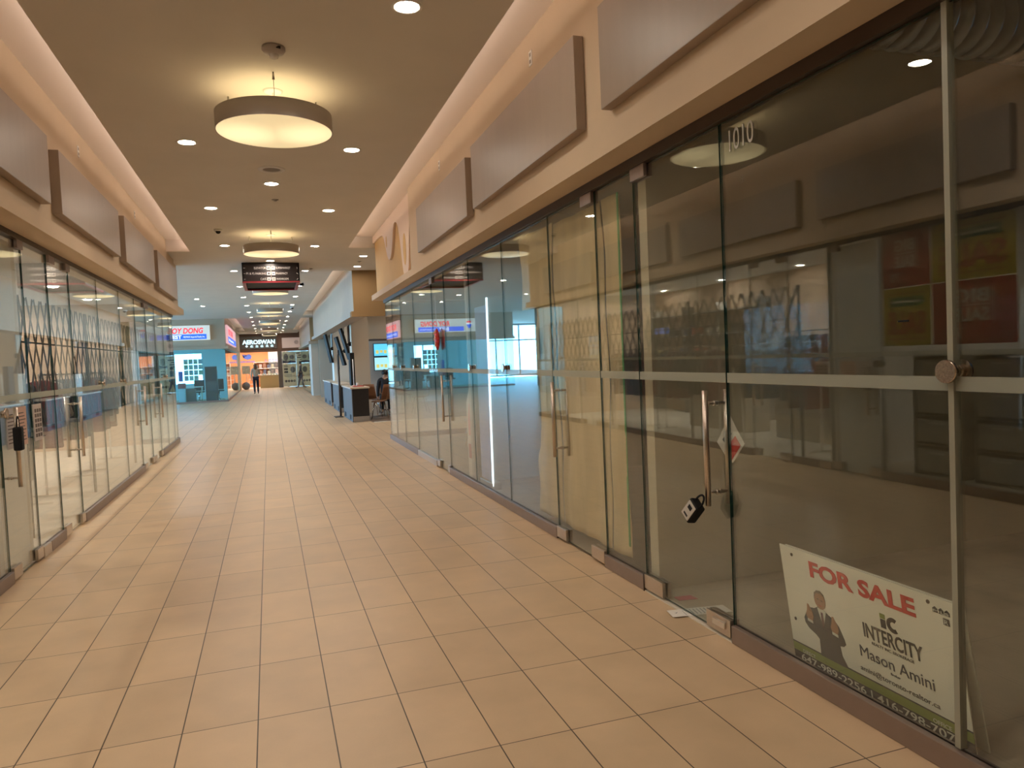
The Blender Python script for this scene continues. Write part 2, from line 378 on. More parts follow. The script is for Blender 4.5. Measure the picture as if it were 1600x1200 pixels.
# kiosk shop block, left far
KF = mat('beige_kiosk_fascia', (.42,.33,.24), .6)
sbox('wall_left', KF, -7.5, -1.8, 35.5, 35.7, 2.52, 3.85)
sbox('wall_left', KF, -2.0, -1.8, 35.7, 48.5, 2.52, 3.97)
sbox('trim_9', KF, -7.55, -1.7, 35.4, 35.7, 2.40, 2.52)
sbox('trim_10', KF, -2.0, -1.7, 35.7, 48.5, 2.40, 2.52)
sbox('ceiling', mat('kiosk_ceiling', (.5,.55,.55), .8), -7.5, -2.0, 35.7, 48.4, 2.7, 2.75)
# cove strips (light sources lying on the ceiling slab, facing up)
CL = emis('cove_led_strip', (1.0, .84, .72), KC)
def cove(x, y0, y1):
    o = MB().box(x-.02, x+.02, y0, y1, ZC+.055, ZC+.07).build('trim_11', CL); struct(o)
cove(XR-.10, -4, 14.4); cove(XL+.10, -4, 15.0); cove(XR-.10, 18.2, 34.4); cove(XR-.10, 36.3, 48.4); cove(XL+.10, 35.7, 48.4)

# ================================================================== GLAZING
def glaze(side, n, y0, y1, z0, door=False):
    x = 2.23 if side > 0 else -1.91
    nm = ('door_%d' if door else 'window_%d') % n
    g = struct(MB().pane(x-.006, x+.006, y0+.003, y1-.003, z0, 2.66).build(nm, [GLASS, EDGE]))
    fx = x - side*.0075
    MB().box(fx-.0005, fx+.0005, y0+.004, y1-.004, 1.352, 1.402).build('frosted_band', FROST, g)
    return g
def handle(g, side, y, z0=.70, z1=1.31):
    x = 2.23 if side > 0 else -1.91
    for s in (-1, 1):
        xb = x + s*.065
        m = MB().tube((xb,y,z0),(xb,y,z1), .0155, n=20)
        for z in (z0+.07, z1-.07): m.tube((x+s*.006,y,z),(xb,y,z), .0085, n=12); m.tube((x+s*.006,y,z),(x+s*.016,y,z), .013, n=14)
        m.build('pull_handle', STEEL, g)
def patch(g, side, y0, y1, top=False, nm='patch_fitting'):
    x = 2.23 if side > 0 else -1.91
    z0, z1 = (2.585, 2.664) if top else (.02, .112)
    MB().box(x-.03, x-.0065, y0, y1, z0, z1).box(x+.0065, x+.03, y0, y1, z0, z1).build(nm, RAIL if top else STEEL, g, bevel=.003)
def clamp(g, side, y, z=1.42, r=.041):
    x = 2.23 if side > 0 else -1.91
    m = MB()
    for s in (-1, 1):
        m.tube((x+s*.0065,y,z),(x+s*.03,y,z), r*.55, n=24); m.tube((x+s*.03,y,z),(x+s*.042,y,z), r, r*.96, n=40)
    m.build('round_clamp', BRUSH, g)
BRUSH = mat('radial_brushed_steel', (.66,.55,.46), .22, 1, noise=.18, nscale=30, stretch=(1,6,6))
# right side
wn = 4
for y0, y1 in [(-3.9,-.5),(-.5,1.9),(1.9,3.205),(4.135,4.705),(5.625,6.89),(6.89,8.165),(8.165,9.405),(10.18,11.58),(11.58,12.76),(12.76,13.66),(13.66,14.4)]:
    g = glaze(1, wn, y0, y1, .093)
    if abs(y0-1.9) < .01:
        clamp(g, 1, 1.9)
        text('1010', (2.222, 3.12, 2.50), (0,-1,0), (0,0,1), .105, mat('white_vinyl',(.55,.53,.48),.6), g, width=.19)
        for z in (1.60, 1.395): MB().box(2.2225,2.2235,2.075,2.125,z,z+.007).build('black_sticker', BLACK, g)
    if y0 in (6.89, 8.165, 11.58, 12.76, 13.66): clamp(g, 1, y0)
    wn += 1
d = glaze(1, 1, 3.21, 4.13, .012, True); handle(d, 1, 3.32); patch(d, 1, 3.9, 4.127, nm='pivot_patch'); patch(d, 1, 3.213, 3.43, nm='lock_patch'); patch(d, 1, 3.95, 4.127, True)
MB().box(2.19,2.2,3.25,3.36,.055,.09).build('lock_cover', CHROME, d, bevel=.002)
MB().tube((2.2,4.13,0),(2.2,4.13,.11),.006).build('pivot_pin', DARKM, d)
d = glaze(1, 2, 4.71, 5.62, .012, True); handle(d, 1, 5.5); patch(d, 1, 4.713, 4.93, nm='pivot_patch'); patch(d, 1, 5.42, 5.617, nm='lock_patch'); patch(d, 1, 4.713, 4.9, True)
d = glaze(1, 3, 9.41, 10.17, .012, True); handle(d, 1, 9.48); patch(d, 1, 9.97, 10.167, nm='pivot_patch'); patch(d, 1, 9.413, 9.5, nm='lock_patch'); patch(d, 1, 10.0, 10.167, True)
tn = 12
def rail(side, y0, y1, m=RAIL, h=.093):
    global tn
    x = 2.23 if side > 0 else -1.91
    sbox('trim_%d' % tn, m, min(x-side*.032,x+side*.02), max(x-side*.032,x+side*.02), y0, y1, 0, h, bevel=.004); tn += 1
for a, b in [(-3.9,3.2),(4.137,4.705),(5.625,9.4),(11.6,14.42)]: rail(1, a, b)
rail(1, 10.19, 11.58, STEEL)
sbox('trim_%d' % tn, mat('pale_joint_strip', (.34,.34,.27), .35), 2.215, 2.246, 1.89, 1.912, .1, 2.665); tn += 1
sbox('trim_%d' % tn, mat('white_sill', (.7,.63,.53), .6), 2.2, 2.26, 3.2, 4.13, 0, .006); tn += 1
# left side
for y0, y1 in [(-3.9,2.0),(2.0,4.2),(4.2,6.3),(7.07,7.78),(8.58,9.87),(9.87,11.24),(11.24,12.43),(14.5,15.56),(15.56,16.55),(16.55,17.03)]:
    g = glaze(-1, wn, y0, y1, .093)
    if y0 in (15.56, 9.87, 11.24): clamp(g, -1, y0)
    wn += 1
d = glaze(-1, 4, 6.31, 7.06, .012, True); handle(d, -1, 6.46); patch(d, -1, 6.9, 7.057, nm='pivot_patch'); patch(d, -1, 6.313, 6.5, nm='lock_patch'); patch(d, -1, 6.9, 7.057, True); clamp(d, -1, 6.35, 1.27)
d = glaze(-1, 5, 7.80, 8.56, .012, True); handle(d, -1, 8.47); patch(d, -1, 7.803, 8.0, nm='pivot_patch'); patch(d, -1, 8.42, 8.557, nm='lock_patch'); patch(d, -1, 7.803, 8.0, True); patch(d, -1, 8.4, 8.557, True)
d = glaze(-1, 6, 12.45, 13.45, .012, True); handle(d, -1, 12.55); patch(d, -1, 12.453, 12.7, nm='lock_patch'); patch(d, -1, 13.25, 13.447, nm='pivot_patch'); patch(d, -1, 13.25, 13.447, True)
d = glaze(-1, 7, 13.48, 14.48, .012, True); handle(d, -1, 14.38); patch(d, -1, 13.483, 13.7, nm='pivot_patch'); patch(d, -1, 14.28, 14.477, nm='lock_patch'); patch(d, -1, 13.483, 13.7, True)
for a, b in [(-3.9,6.3),(7.3,7.78),(8.58,12.43),(14.5,17.05)]: rail(-1, a, b)
rail(-1, 7.07, 7.29, STEEL)
# glass returns at the block corners
g = struct(MB().pane(-2.6,-1.92,17.02,17.032,.1,2.66,'y').build('window_%d' % wn, [GLASS, EDGE])); wn += 1
sbox('trim_%d' % tn, RAIL, -2.6,-1.88,16.99,17.06,0,.1); tn += 1
sbox('wall_left', mat('peach_wall',(.70,.52,.38),.75), -8, -2.6, 16.95, 17.05, 0, 2.7)
g = struct(MB().pane(2.24,5.2,14.4,14.412,.1,2.66,'y').build('window_%d' % wn, [GLASS, EDGE])); wn += 1
sbox('trim_%d' % tn, RAIL, 2.27,5.2,14.37,14.44,0,.1); tn += 1
sbox('wall_right', MATS['shop_ceiling_right'], 5.2, 9, 14.35, 14.45, 0, 2.7)
# kiosk glass
KG = glass_mat('kiosk_glass', (.74,.93,.95), .07)
for a, b in [(-7.5,-5.6),(-5.6,-3.7),(-3.7,-2.75),(-2.75,-1.83)]:
    g = struct(MB().pane(a+.003,b-.003,35.55,35.562,.08,2.4,'y').build('window_%d' % wn, [KG, EDGE])); wn += 1
for a, b in [(35.58,38),(38,40.5),(40.5,43),(43,45.5),(45.5,48.4)]:
    g = struct(MB().pane(-1.84,-1.828,a+.003,b-.003,.08,2.4).build('window_%d' % wn, [KG, EDGE])); wn += 1
sbox('trim_%d' % tn, RAIL, -7.5,-1.8,35.53,35.59,0,.08); tn += 1
sbox('trim_%d' % tn, RAIL, -1.87,-1.8,35.6,48.4,0,.08); tn += 1
TEAL = mat('pale_teal_wall',(.42,.60,.60),.7)
for bx_ in ((-7.5,-4.5,0,2.7),(-3.2,-2.0,0,2.7),(-4.5,-3.2,0,.8),(-4.5,-3.2,2.3,2.7)): sbox('wall_left', TEAL, bx_[0], bx_[1], 40.0, 40.1, bx_[2], bx_[3])
# far right shop glass
g = struct(MB().pane(1.98,1.992,38.3,48.4,.08,2.5).build('window_%d' % wn, [KG, EDGE])); wn += 1
g = struct(MB().pane(2.3,5,36.25,36.262,.08,2.5,'y').build('window_%d' % wn, [KG, EDGE])); wn += 1

# ================================================================== CEILING FIXTURES
DL = emis('downlight_lamp', (1.0, .87, .74), KD)
RING = mat('downlight_trim', (.7,.66,.6), .5)
def make_downlight():
    t = thing('downlight', (0,0,0), 'x', 'downlight')
    MB().lathe([(.098,0),(.098,-.006),(.078,-.008),(.074,0)], n=28).build('trim_ring', RING, t)
    MB().lathe([(.074,-.0015),(0,-.0015)], n=28).build('lamp', DL, t)
    return t
dl0 = make_downlight(); used = False
SHOPL = emis('shop_downlight_lamp', (1.0, .88, .74), KD*3)
def downlight(x, y, z, label, group):
    global used
    o = dl0 if not used else copy_tree(dl0)
    if 'shop' in label or 'cafe' in label:
        for c in o.children:
            if c.name.startswith('lamp'):
                c.data = c.data.copy(); c.data.materials[0] = SHOPL
    used = True; o.location = (x, y, z); o['label'] = label; o['group'] = group
rows = [1.4, 4.6, 7.8, 10.93, 14.25, 18.0, 21.5, 24.8, 28.2, 31.6, 35, 38.4, 41.8, 45.2, 48.6, 51.6]  # last row added to brighten the far hoarding
for i, y in enumerate(rows):
    for sx, nm in ((-.64,'left'), (.94,'right')):
        downlight(sx, y, ZC, 'recessed corridor downlight, %s row, %s from the camera' % (nm, ORD[i]), 'corridor ceiling downlights')
for i, y in enumerate([2.9, 9.4, 16.27, 23.4, 30.3, 37.2, 44.2, 51]):
    downlight(.15, y, ZC, 'recessed downlight on the centreline between ring pendants, %s from the camera' % ORD[i], 'corridor ceiling downlights')
for x, y, w in [(2.0,15.55,'nearer'),(2.07,17.25,'farther')]:
    downlight(x, y, ZC, 'round recessed downlight over the right side passage, %s of the two' % w, 'side passage downlights')
for i, (x, y) in enumerate([(-2.05,25.2),(-2.1,28.1),(-2.2,20.5),(-4.6,20.5),(-4.6,25.2)]):
    downlight(x, y, ZC, 'recessed downlight over the left open hall, ' + ['near its mouth, nearer','near its mouth, farther','just past the left shop corner','deep past the left shop corner','deep, towards the kiosk'][i], 'open hall downlights')
for i, (x, y) in enumerate([(3.4,19.5),(4.6,21.5),(3.6,26.0)]):
    downlight(x, y, 3.445, 'round recessed downlight over the cafe, %s from the side passage' % ORD[i], 'cafe downlights')
for i, (x, y) in enumerate([(-3.2,8.6),(-4.8,8.6),(-3.2,11),(-4.8,11),(-3.2,13.4),(-4.8,13.4),(-3.2,15.8),(-4.8,15.8),(-3.4,1.5),(-3.4,4.8),(-5.6,4.8)]):
    downlight(x, y, 2.945 if y > 7.2 else 3.245, 'left shop downlight, %s column, %s' % ('glass side' if x > -4 else 'rear', ['first past the partition','first past the partition','second past the partition','second past the partition','third past the partition','third past the partition','last before the hall','last before the hall','beside the camera','over the drawer units','over the drawer units'][i]), 'left shop downlights')
# ring pendants
PTAUPE = mat('pendant_taupe_metal', (.42,.36,.30), .4, .3)
PDIF = emis('pendant_diffuser', (1.0, .80, .44), .33, hot=[(-.24,.06),(.26,.0)])
PUP = emis('pendant_uplight', (1.0, .80, .46), KP)
WIRE = mat('steel_wire', (.45,.42,.38), .3, .9)
def make_pendant():
    t = thing('pendant_light', (0,0,0), 'x', 'pendant light')
    MB().lathe([(.452,-.0),(.452,.135),(.446,.135),(.446,0),(.452,0)], n=64).build('drum_shade', PTAUPE, t)
    MB().lathe([(.446,.001),(.36,-.006),(.2,-.012),(0,-.015)], n=64).build('diffuser', PDIF, t)
    MB().lathe([(.40,.112),(0,.112)], n=40).build('uplight', PUP, t)
    MB().lathe([(.446,.108),(.0,.108)], n=40).build('back_plate', WHITE, t)
    for a in (-90, 30, 150):
        x, y = .4*math.cos(R(a)), .4*math.sin(R(a))
        MB().tube((x,y,.11),(x,y,.315), .0022, n=6).tube((x,y,.27),(x,y,.33), .011, .006, n=10).build('suspension_cable', WIRE, t)
    MB().lathe([(.075,.33),(.075,.322),(.06,.316),(0,.316)], n=24).tube((0,0,.12),(0,0,.32), .003, n=6).build('power_canopy', WHITE, t)
    return t
p0 = make_pendant()
for i, y in enumerate([6.15, 12.85, 19.9, 26.9, 33.8, 40.8, 47.6]):
    o = p0 if i == 0 else copy_tree(p0)
    o.location = (.15, y*1.016, 3.42)
    o['label'] = 'taupe drum ring pendant with glowing yellow diffuser, %s from the camera' % ORD[i]; o['group'] = 'ring pendants down the corridor'
t = thing('alarm_strobe', (.15,5.4,ZC), 'domed ceiling alarm detector with clear bulb in front of the nearest ring pendant', 'smoke alarm')
MB().lathe([(0,0),(.078,0),(.08,-.018),(.066,-.04),(.04,-.05),(0,-.052)], (.15,5.4,ZC)).build('housing', mat('detector_plastic',(.45,.4,.37),.5), t)
MB().lathe([(.034,-.05),(.03,-.07),(0,-.085)], (.15,5.4,ZC), n=20).build('clear_lens', mat('clear_plastic_lens',(.7,.68,.65),.08,.3), t)
MB().box(.165,.195,5.325,5.34,3.72,3.735).build('black_sensor', BLACK, t)
t = thing('ceiling_speaker', (.15,8.72,ZC), 'flat round ceiling grille with a grey ring beyond the nearest ring pendant', 'ceiling speaker')
MB().lathe([(.15,0),(.148,-.008),(.098,-.01),(.095,-.003)], (.15,8.72,ZC)).build('outer_ring', mat('speaker_ring',(.62,.58,.55),.5), t)
MB().lathe([(.096,-.003),(0,-.003)], (.15,8.72,ZC)).build('grille', mat('speaker_grille',(.2,.17,.15),.6), t)
def dome_cam(x, y, z, label, r=.062):
    t = thing('security_camera', (x,y,z), label, 'security camera', 'ceiling dome cameras')
    MB().lathe([(0,0),(r,0),(r*1.02,-.02),(r*.9,-.035)], (x,y,z), n=24).build('housing', WHITE, t)
    MB().ball((x,y,z-.035), r*.62, sc=(1,1,1)).build('dark_dome', BLACK, t)
dome_cam(-.65,12.6,ZC,'white dome camera with black bubble, left of the second ring pendant')
dome_cam(.17,21.6,ZC,'small dome camera on the ceiling beyond the hanging sign')
dome_cam(.98,29.3,ZC,'small dome camera right of the far ring pendants',.08)
for i,(x,y,l) in enumerate([(.2,10.3,'between the first two ring pendants'),(2.02,16.4,'between the two side passage downlights'),(1.05,17.6,'right of the hanging sign'),(-1.75,16.0,'at the left cove end')]):
    tag(MB().lathe([(0,0),(.045,0),(.045,-.006),(.02,-.012),(.02,-.02),(0,-.02)],(x,y,ZC),n=18).build('sprinkler_cap', mat('sprinkler_grey',(.3,.27,.24),.5)),'small grey sprinkler cap in the ceiling, '+l,'sprinkler','ceiling sprinklers')
# smooth dome detector far
tag(MB().lathe([(0,0),(.1,0),(.07,-.06),(0,-.1)],(.15,37.9,ZC),n=20).build('smoke_detector', WHITE),'white conical ceiling detector near the far end of the corridor','smoke alarm')

# ================================================================== FASCIA SIGN PANELS
def panel(x0,x1,y0,y1,z0,z1,label): tag(MB().box(x0,x1,y0,y1,z0,z1).build('blank_sign_panel', PANEL, bevel=.004), label, 'sign panel', 'blank taupe sign boxes')
panel(1.93,1.998,7.0,9.5,2.93,3.50,'blank taupe sign box on the right fascia, farthest and smallest of the three in view')
panel(1.93,1.998,4.3,6.78,2.95,3.54,'blank taupe sign box on the right fascia, the large one seen whole in the middle')
panel(1.93,1.998,1.45,3.94,2.955,3.55,'blank taupe sign box on the right fascia, the nearest one cut by the top edge')
panel(-1.70,-1.62,4.6,6.92,2.94,3.50,'blank taupe sign box on the left fascia, nearest of the four')
panel(-1.70,-1.62,7.26,9.9,2.93,3.48,'blank taupe sign box on the left fascia, second of the four')
panel(-1.70,-1.62,10.27,12.75,2.92,3.50,'blank taupe sign box on the left fascia, third of the four')
panel(-1.70,-1.62,13.15,15.72,2.90,3.50,'blank taupe sign box on the left fascia, last before the open hall')
panel(-1.70,-1.62,1.6,4.2,2.94,3.50,'blank taupe sign box on the left fascia, beside the camera')
def outlet(x, y, s, label):
    t = thing('power_outlet', (x,y,3.72), label, 'outlet', 'fascia outlets')
    MB().box(min(x,x+s*.006),max(x,x+s*.006),y-.03,y+.03,3.715,3.825).build('cover_plate', WHITE, t, bevel=.002)
    for z in (3.745,3.795): MB().box(min(x+s*.006,x+s*.008),max(x+s*.006,x+s*.008),y-.014,y+.014,z-.013,z+.013).build('socket', mat('socket_grey',(.3,.25,.2),.6), t)
outlet(1.999,5.24,-1,'white double outlet on the right fascia above the middle sign box')
outlet(1.999,8.35,-1,'white double outlet on the right fascia above the farthest sign box')
outlet(-1.699,8.38,1,'white double outlet on the left fascia above the second sign box')
outlet(-1.699,11.63,1,'white double outlet on the left fascia above the third sign box')
# wave relief on the ochre wall (profile in y,z)
def smooth(pts, n=8):
    out = []
    for i in range(len(pts)-1):
        p0 = pts[max(0,i-1)]; p1 = pts[i]; p2 = pts[i+1]; p3 = pts[min(len(pts)-1,i+2)]
        for k in range(n):
            t = k/n
            out.append(tuple(.5*((2*p1[j])+(-p0[j]+p2[j])*t+(2*p0[j]-5*p1[j]+4*p2[j]-p3[j])*t*t+(-p0[j]+3*p1[j]-3*p2[j]+p3[j])*t**3) for j in (0,1)))
    return out + [pts[-1]]
wv = smooth([(10.38,3.80),(10.50,3.76),(10.61,3.60),(10.72,3.26),(10.84,2.90),(11.05,2.80),(11.27,2.90),(11.42,3.30),(11.58,3.64),(11.81,3.76),(12.0,3.72),(12.16,3.50),(12.34,3.31),(12.56,3.26),(12.76,3.36),(12.93,3.56),(13.12,3.74),(13.5,3.81),(14.45,3.83)])
t = thing('wave_relief', (2.05,12.4,2.72), 'pink cream wave-shaped relief dripping over the ochre end wall on the right', 'wall relief')
m = MB(); q = []
for y, z in wv: q.append([m.b.verts.new(p) for p in ((2.052,y,z),(2.052,y,3.965),(2.088,y,3.965),(2.088,y,z))])
for A, B_ in zip(q, q[1:]):
    for i in range(4): m.b.faces.new((A[i],B_[i],B_[(i+1)%4],A[(i+1)%4]))
m.b.faces.new(q[0]); m.b.faces.new(q[-1][::-1]); m.build('wave_panel', WAVE, t)
def wloop(cy, cz, ry, rz):
    loop = [(cy+ry*math.cos(a), cz+rz*math.sin(a)) for a in [2*math.pi*i/24 for i in range(24)]]
    MB().prism(loop, (2.051,0,0), (0,1,0), (0,0,1), -.002).build('ochre_loop', OCHRE, t)
wloop(11.08, 3.22, .12, .24); wloop(12.78, 3.60, .06, .10)

# ================================================================== HANGING DIRECTORY SIGN
t = thing('directory_sign', (.155,17.4,3.31), 'black hanging directory sign box with white writing and red lower edge, over the corridor', 'sign')
SB = mat('sign_black', (.02,.014,.014), .35); SW = mat('sign_white_lettering', (.42,.36,.32), .6, emit=(1,.87,.76), es=.16); SRED = mat('sign_red', (.30,.02,.03), .4)
x0, x1, y0, y1, z0, z1 = -.43, .74, 16.55, 18.3, 3.32, 3.74
MB().box(x0,x1,y0,y0+.02,z0+.03,z1).box(x0,x1,y1-.02,y1,z0+.03,z1).box(x0,x0+.02,y0,y1,z0+.03,z1).box(x1-.02,x1,y0,y1,z0+.03,z1).build('housing', SB, t)
MB().box(x0-.004,x1+.004,y0-.004,y0+.05,z0,z0+.03).box(x0-.004,x1+.004,y1-.05,y1+.004,z0,z0+.03).box(x0-.004,x0+.06,y0,y1,z0,z0+.03).box(x1-.06,x1+.004,y0,y1,z0,z0+.03).build('red_rim', SRED, t)
MB().box(x0+.05,x1-.05,y0+.03,y1-.03,z0+.05,z0+.06).build('shade_sheet', BLACK, t)  # dark sheet standing in for shade inside the open-bottomed box
yf = y0-.002; cx = .155
for i, (l, r) in enumerate([('ELEVATOR','SUPERMARKET'),('P1 & P2 PARKING','PHARMACY'),('CAFÉ','WASHROOM')]):
    z = z1-.13-i*.118
    for s in (-1, 1):
        b = MB().box(cx+min(s*.012,s*.085), cx+max(s*.012,s*.085), yf-.002, yf, z-.015, z+.058).build('icon_tile', SW, t)
        k = MB()
        if i == 1 and s < 0: k.tube((cx-.045,yf-.003,z+.022),(cx-.045,yf-.002,z+.022),.02); text('P',(cx-.06,yf-.003,z+.005),(1,0,0),(0,0,1),.035,SB,b,bold=.02)
        elif i == 1: k.box(cx+.025,cx+.07,yf-.003,yf-.002,z+.012,z+.03)
        elif i == 0 and s > 0: k.box(cx+.03,cx+.065,yf-.003,yf-.002,z+.02,z+.04).box(cx+.025,cx+.032,yf-.003,yf-.002,z+.02,z+.048)
        elif i == 0: k.box(cx-.068,cx-.05,yf-.003,yf-.002,z,z+.042).box(cx-.046,cx-.028,yf-.003,yf-.002,z,z+.042)
        elif s < 0: k.box(cx-.066,cx-.036,yf-.003,yf-.002,z+.005,z+.03).box(cx-.036,cx-.028,yf-.003,yf-.002,z+.012,z+.026)
        else: k.box(cx+.03,cx+.043,yf-.003,yf-.002,z,z+.042).box(cx+.053,cx+.066,yf-.003,yf-.002,z,z+.042)
        k.build('pictogram', SB, b)
    text(l, (cx-.10,yf,z), (1,0,0),(0,0,1), .046, SW, t, width={0:.24,1:.40,2:.12}[i], align='RIGHT')
    text(r, (cx+.10,yf,z), (1,0,0),(0,0,1), .046, SW, t, width={0:.30,1:.24,2:.25}[i])
    MB().box(x0+.03,x0+.065,yf-.002,yf,z+.018,z+.024).build('arrow', SW, t)
    a = [(-.0,1),(.7,-.7),(.7,.7)][i]
    e = Vector((a[0],0,a[1])).normalized()*.018; c = Vector((x1-.045,yf-.001,z+.02))
    MB().tube(c-e,c+e,.0035,n=6).build('arrow', SW, t)
MB().box(cx-.003,cx+.003,yf-.002,yf,z0+.07,z1-.08).build('centre_line', SW, t)
MB().tube((x1+.02,17.0,3.31),(x1+.10,17.0,3.33),.03,n=12).build('side_camera', BLACK, t)

# ================================================================== THINGS ON AND BEHIND THE RIGHT GLASS
# for-sale board, folded A-frame leaning on the glass
t = thing('for_sale_board', (2.36,2.45,.006), 'white folded corrugated for-sale board with printed man, leaning inside the right glass', 'sign board')
CP = mat('corrugated_white_plastic', (.88,.87,.76), .5, noise=.02)
bo = Vector((2.352,2.895,.006)); bex = Vector((0,-1,0)); bey = Vector((-.05,.038,.565)).normalized(); Wd, Ht = .955, .57
bn = bex.cross(bey).normalized()          # points to the corridor (-x)
if bn.x > 0: bn = -bn
def B(u, v, d=0): return bo + bex*(u*Wd) + bey*(v*Ht) + bn*d
def slab(m, u0,u1,v0,v1,d0,d1,mi=0):
    vs = [m.b.verts.new(B(u,v,d)) for u in (u0,u1) for v in (v0,v1) for d in (d0,d1)]
    for f in ((0,1,3,2),(4,6,7,5),(0,4,5,1),(2,3,7,6),(0,2,6,4),(1,5,7,3)): m.b.faces.new([vs[i] for i in f]).material_index = mi
    return m
def flat(m, pts, d=.0012, mi=0):
    A = [m.b.verts.new(B(u,v,d)) for u,v in pts]; C_ = [m.b.verts.new(B(u,v,d-.001)) for u,v in pts]
    f = m.b.faces.new(A); f.material_index = mi; L = len(A)
    g2 = m.b.faces.new(C_[::-1]); g2.material_index = mi
    for i in range(L): m.b.faces.new((A[i],C_[i],C_[(i+1)%L],A[(i+1)%L])).material_index = mi
    bmesh.ops.triangulate(m.b, faces=[f, g2])
    return m
slab(MB(),0,1,0,1,-.006,0).build('front_panel', CP, t)
m = MB(); r0 = [Vector((2.362,2.93,.565)),Vector((2.362,1.97,.565)),Vector((2.425,1.95,.008)),Vector((2.425,2.90,.008))]
off = Vector((.006,0,.001)); va = [m.b.verts.new(p-Vector((.028,0,0)) if i<2 else p) for i,p in enumerate(r0)]; vb = [m.b.verts.new(v.co+off) for v in va]
m.b.faces.new(va); m.b.faces.new(vb[::-1])
for i in range(4): m.b.faces.new((va[i],vb[i],vb[(i+1)%4],va[(i+1)%4]))
m.build('back_panel', CP, t)
BK = mat('print_black', (.018,.02,.02), .45); RD = mat('print_red', (.62,.035,.03), .45); GRN = mat('print_green', (.22,.29,.05), .5); WH = mat('print_white', (.75,.75,.66), .5)
slab(MB(),0,1,0,.10,0,.001).build('black_band', BK, t); slab(MB(),0,1,.10,.168,0,.001).build('green_band', GRN, t); slab(MB(),0,1,.168,.178,0,.001).build('black_line', BK, t)
def bt(s, u, v, h, m, w=None, bold=0, nm='lettering', align='LEFT', d=.0015): return text(s, B(u,v,d), bex, bey, h*Ht, m, t, nm, width=(w*Wd if w else None), bold=bold, ext=.0006, align=align)
bt('FOR SALE', .204,.815,.12,RD,.606,.035,'for_sale_lettering')
bt('INTERCITY', .505,.505,.105,BK,.31,.018); bt('REALTY INC. BROKERAGE', .545,.465,.02,BK,.22)
bt('Mason Amini', .467,.335,.085,mat('print_navy',(.03,.04,.06),.45),.385,0); bt('Broker',.63,.295,.018,BK,.05)
bt('amini@toronto-realtor.ca', .455,.222,.037,BK,.41,0)
bt('DIRECT', .07,.105,.03,WH,.085); bt('OFFICE', .82,.105,.03,WH,.085)
bt('647-989-2256 | 416-798-7070', .05,.034,.058,WH,.90,.006,'phone_lettering')
flat(MB(), [(.612,.63),(.640,.63),(.640,.695),(.612,.695)]).build('logo_dark_block', BK, t)
flat(MB(), [(.612,.70),(.640,.70),(.640,.735),(.612,.735)]).build('logo_green_square', GRN, t)
m = MB(); NA = [R(55+17.9*i) for i in range(15)]
for a0, a1 in zip(NA, NA[1:]):
    flat(m, [(.680+k*.035*math.cos(a_), .678+k*.056*math.sin(a_)) for k, a_ in ((1,a0),(1,a1),(.45,a1),(.45,a0))])
m.build('logo_c', BK, t)
m = MB()
for i in range(3):
    u = .895+i*.027; flat(m,[(u,.90),(u+.023,.90),(u+.023,.925),(u+.0115,.94),(u,.925)])
m.build('mls_badges', BK, t); bt('MLS', .899,.905,.016,WH,.070,d=.002)
flat(MB(),[(.938,.835),(.966,.835),(.966,.88),(.938,.88)]).build('square_badge', BK, t); bt('R',.944,.842,.03,WH,.017,d=.002)
m = MB()
for u, v in ((.085,.94),(.878,.955),(.045,.38)): m.tube(B(u,v,.0005),B(u,v,.002),.008,n=14)
m.build('grommet', DARKM, t)
# printed portrait: suit, shirt, tie, head, hair, hands
SUIT = mat('print_suit', (.022,.022,.026), .5); SKIN = mat('print_skin', (.42,.22,.12), .5); HAIR = mat('print_hair', (.20,.15,.10), .5)
pr = thing('printed_man', tuple(B(.25,.2)), None, None); pr.parent = t; pr.location = B(.25,.2)-Vector((2.36,2.45,.006))
def pf(nm, pts, m_, d): flat(MB(), [(u_+.04, .165+(v_-.165)*.82) for u_, v_ in pts], d).build(nm, m_, pr)
pf('suit', [(.16,.165),(.165,.33),(.145,.36),(.10,.395),(.078,.44),(.075,.49),(.10,.57),(.118,.62),(.155,.63),(.185,.665),(.215,.655),(.25,.62),(.285,.60),(.31,.55),(.335,.44),(.34,.40),(.325,.37),(.30,.36),(.305,.27),(.335,.17),(.30,.165)], SUIT, .0016)
pf('shirt', [(.178,.655),(.2,.50),(.212,.50),(.235,.64),(.215,.655)], WH, .002)
pf('tie', [(.20,.62),(.213,.62),(.215,.52),(.206,.46),(.197,.52)], mat('print_tie',(.12,.04,.05),.5), .0024)
pf('head', [(.205+.037*math.cos(a), .735+.085*math.sin(a)) for a in [2*math.pi*i/20 for i in range(20)]], SKIN, .0028)
pf('hair', [(.168,.74),(.172,.80),(.19,.83),(.215,.835),(.236,.81),(.243,.75),(.235,.79),(.215,.81),(.19,.805),(.178,.785)], HAIR, .0032)
pf('face_features', [(.188,.75),(.198,.752),(.198,.745),(.188,.743)], BK, .0033); pf('face_features', [(.212,.745),(.223,.742),(.223,.735),(.212,.738)], BK, .0033); pf('face_features', [(.192,.692),(.206,.685),(.219,.69),(.206,.678)], RD, .0033)
for u, v in ((.10,.50),(.262,.475)):
    pf('hand', [(u,v),(u+.035,v-.01),(u+.045,v+.04),(u+.04,v+.085),(u+.022,v+.09),(u+.02,v+.15),(u+.01,v+.15),(u+.003,v+.08),(u-.006,v+.04)], SKIN, .003)
    pf('cuff', [(u-.002,v-.028),(u+.036,v-.038),(u+.035,v-.01),(u,v)], WH, .0026)
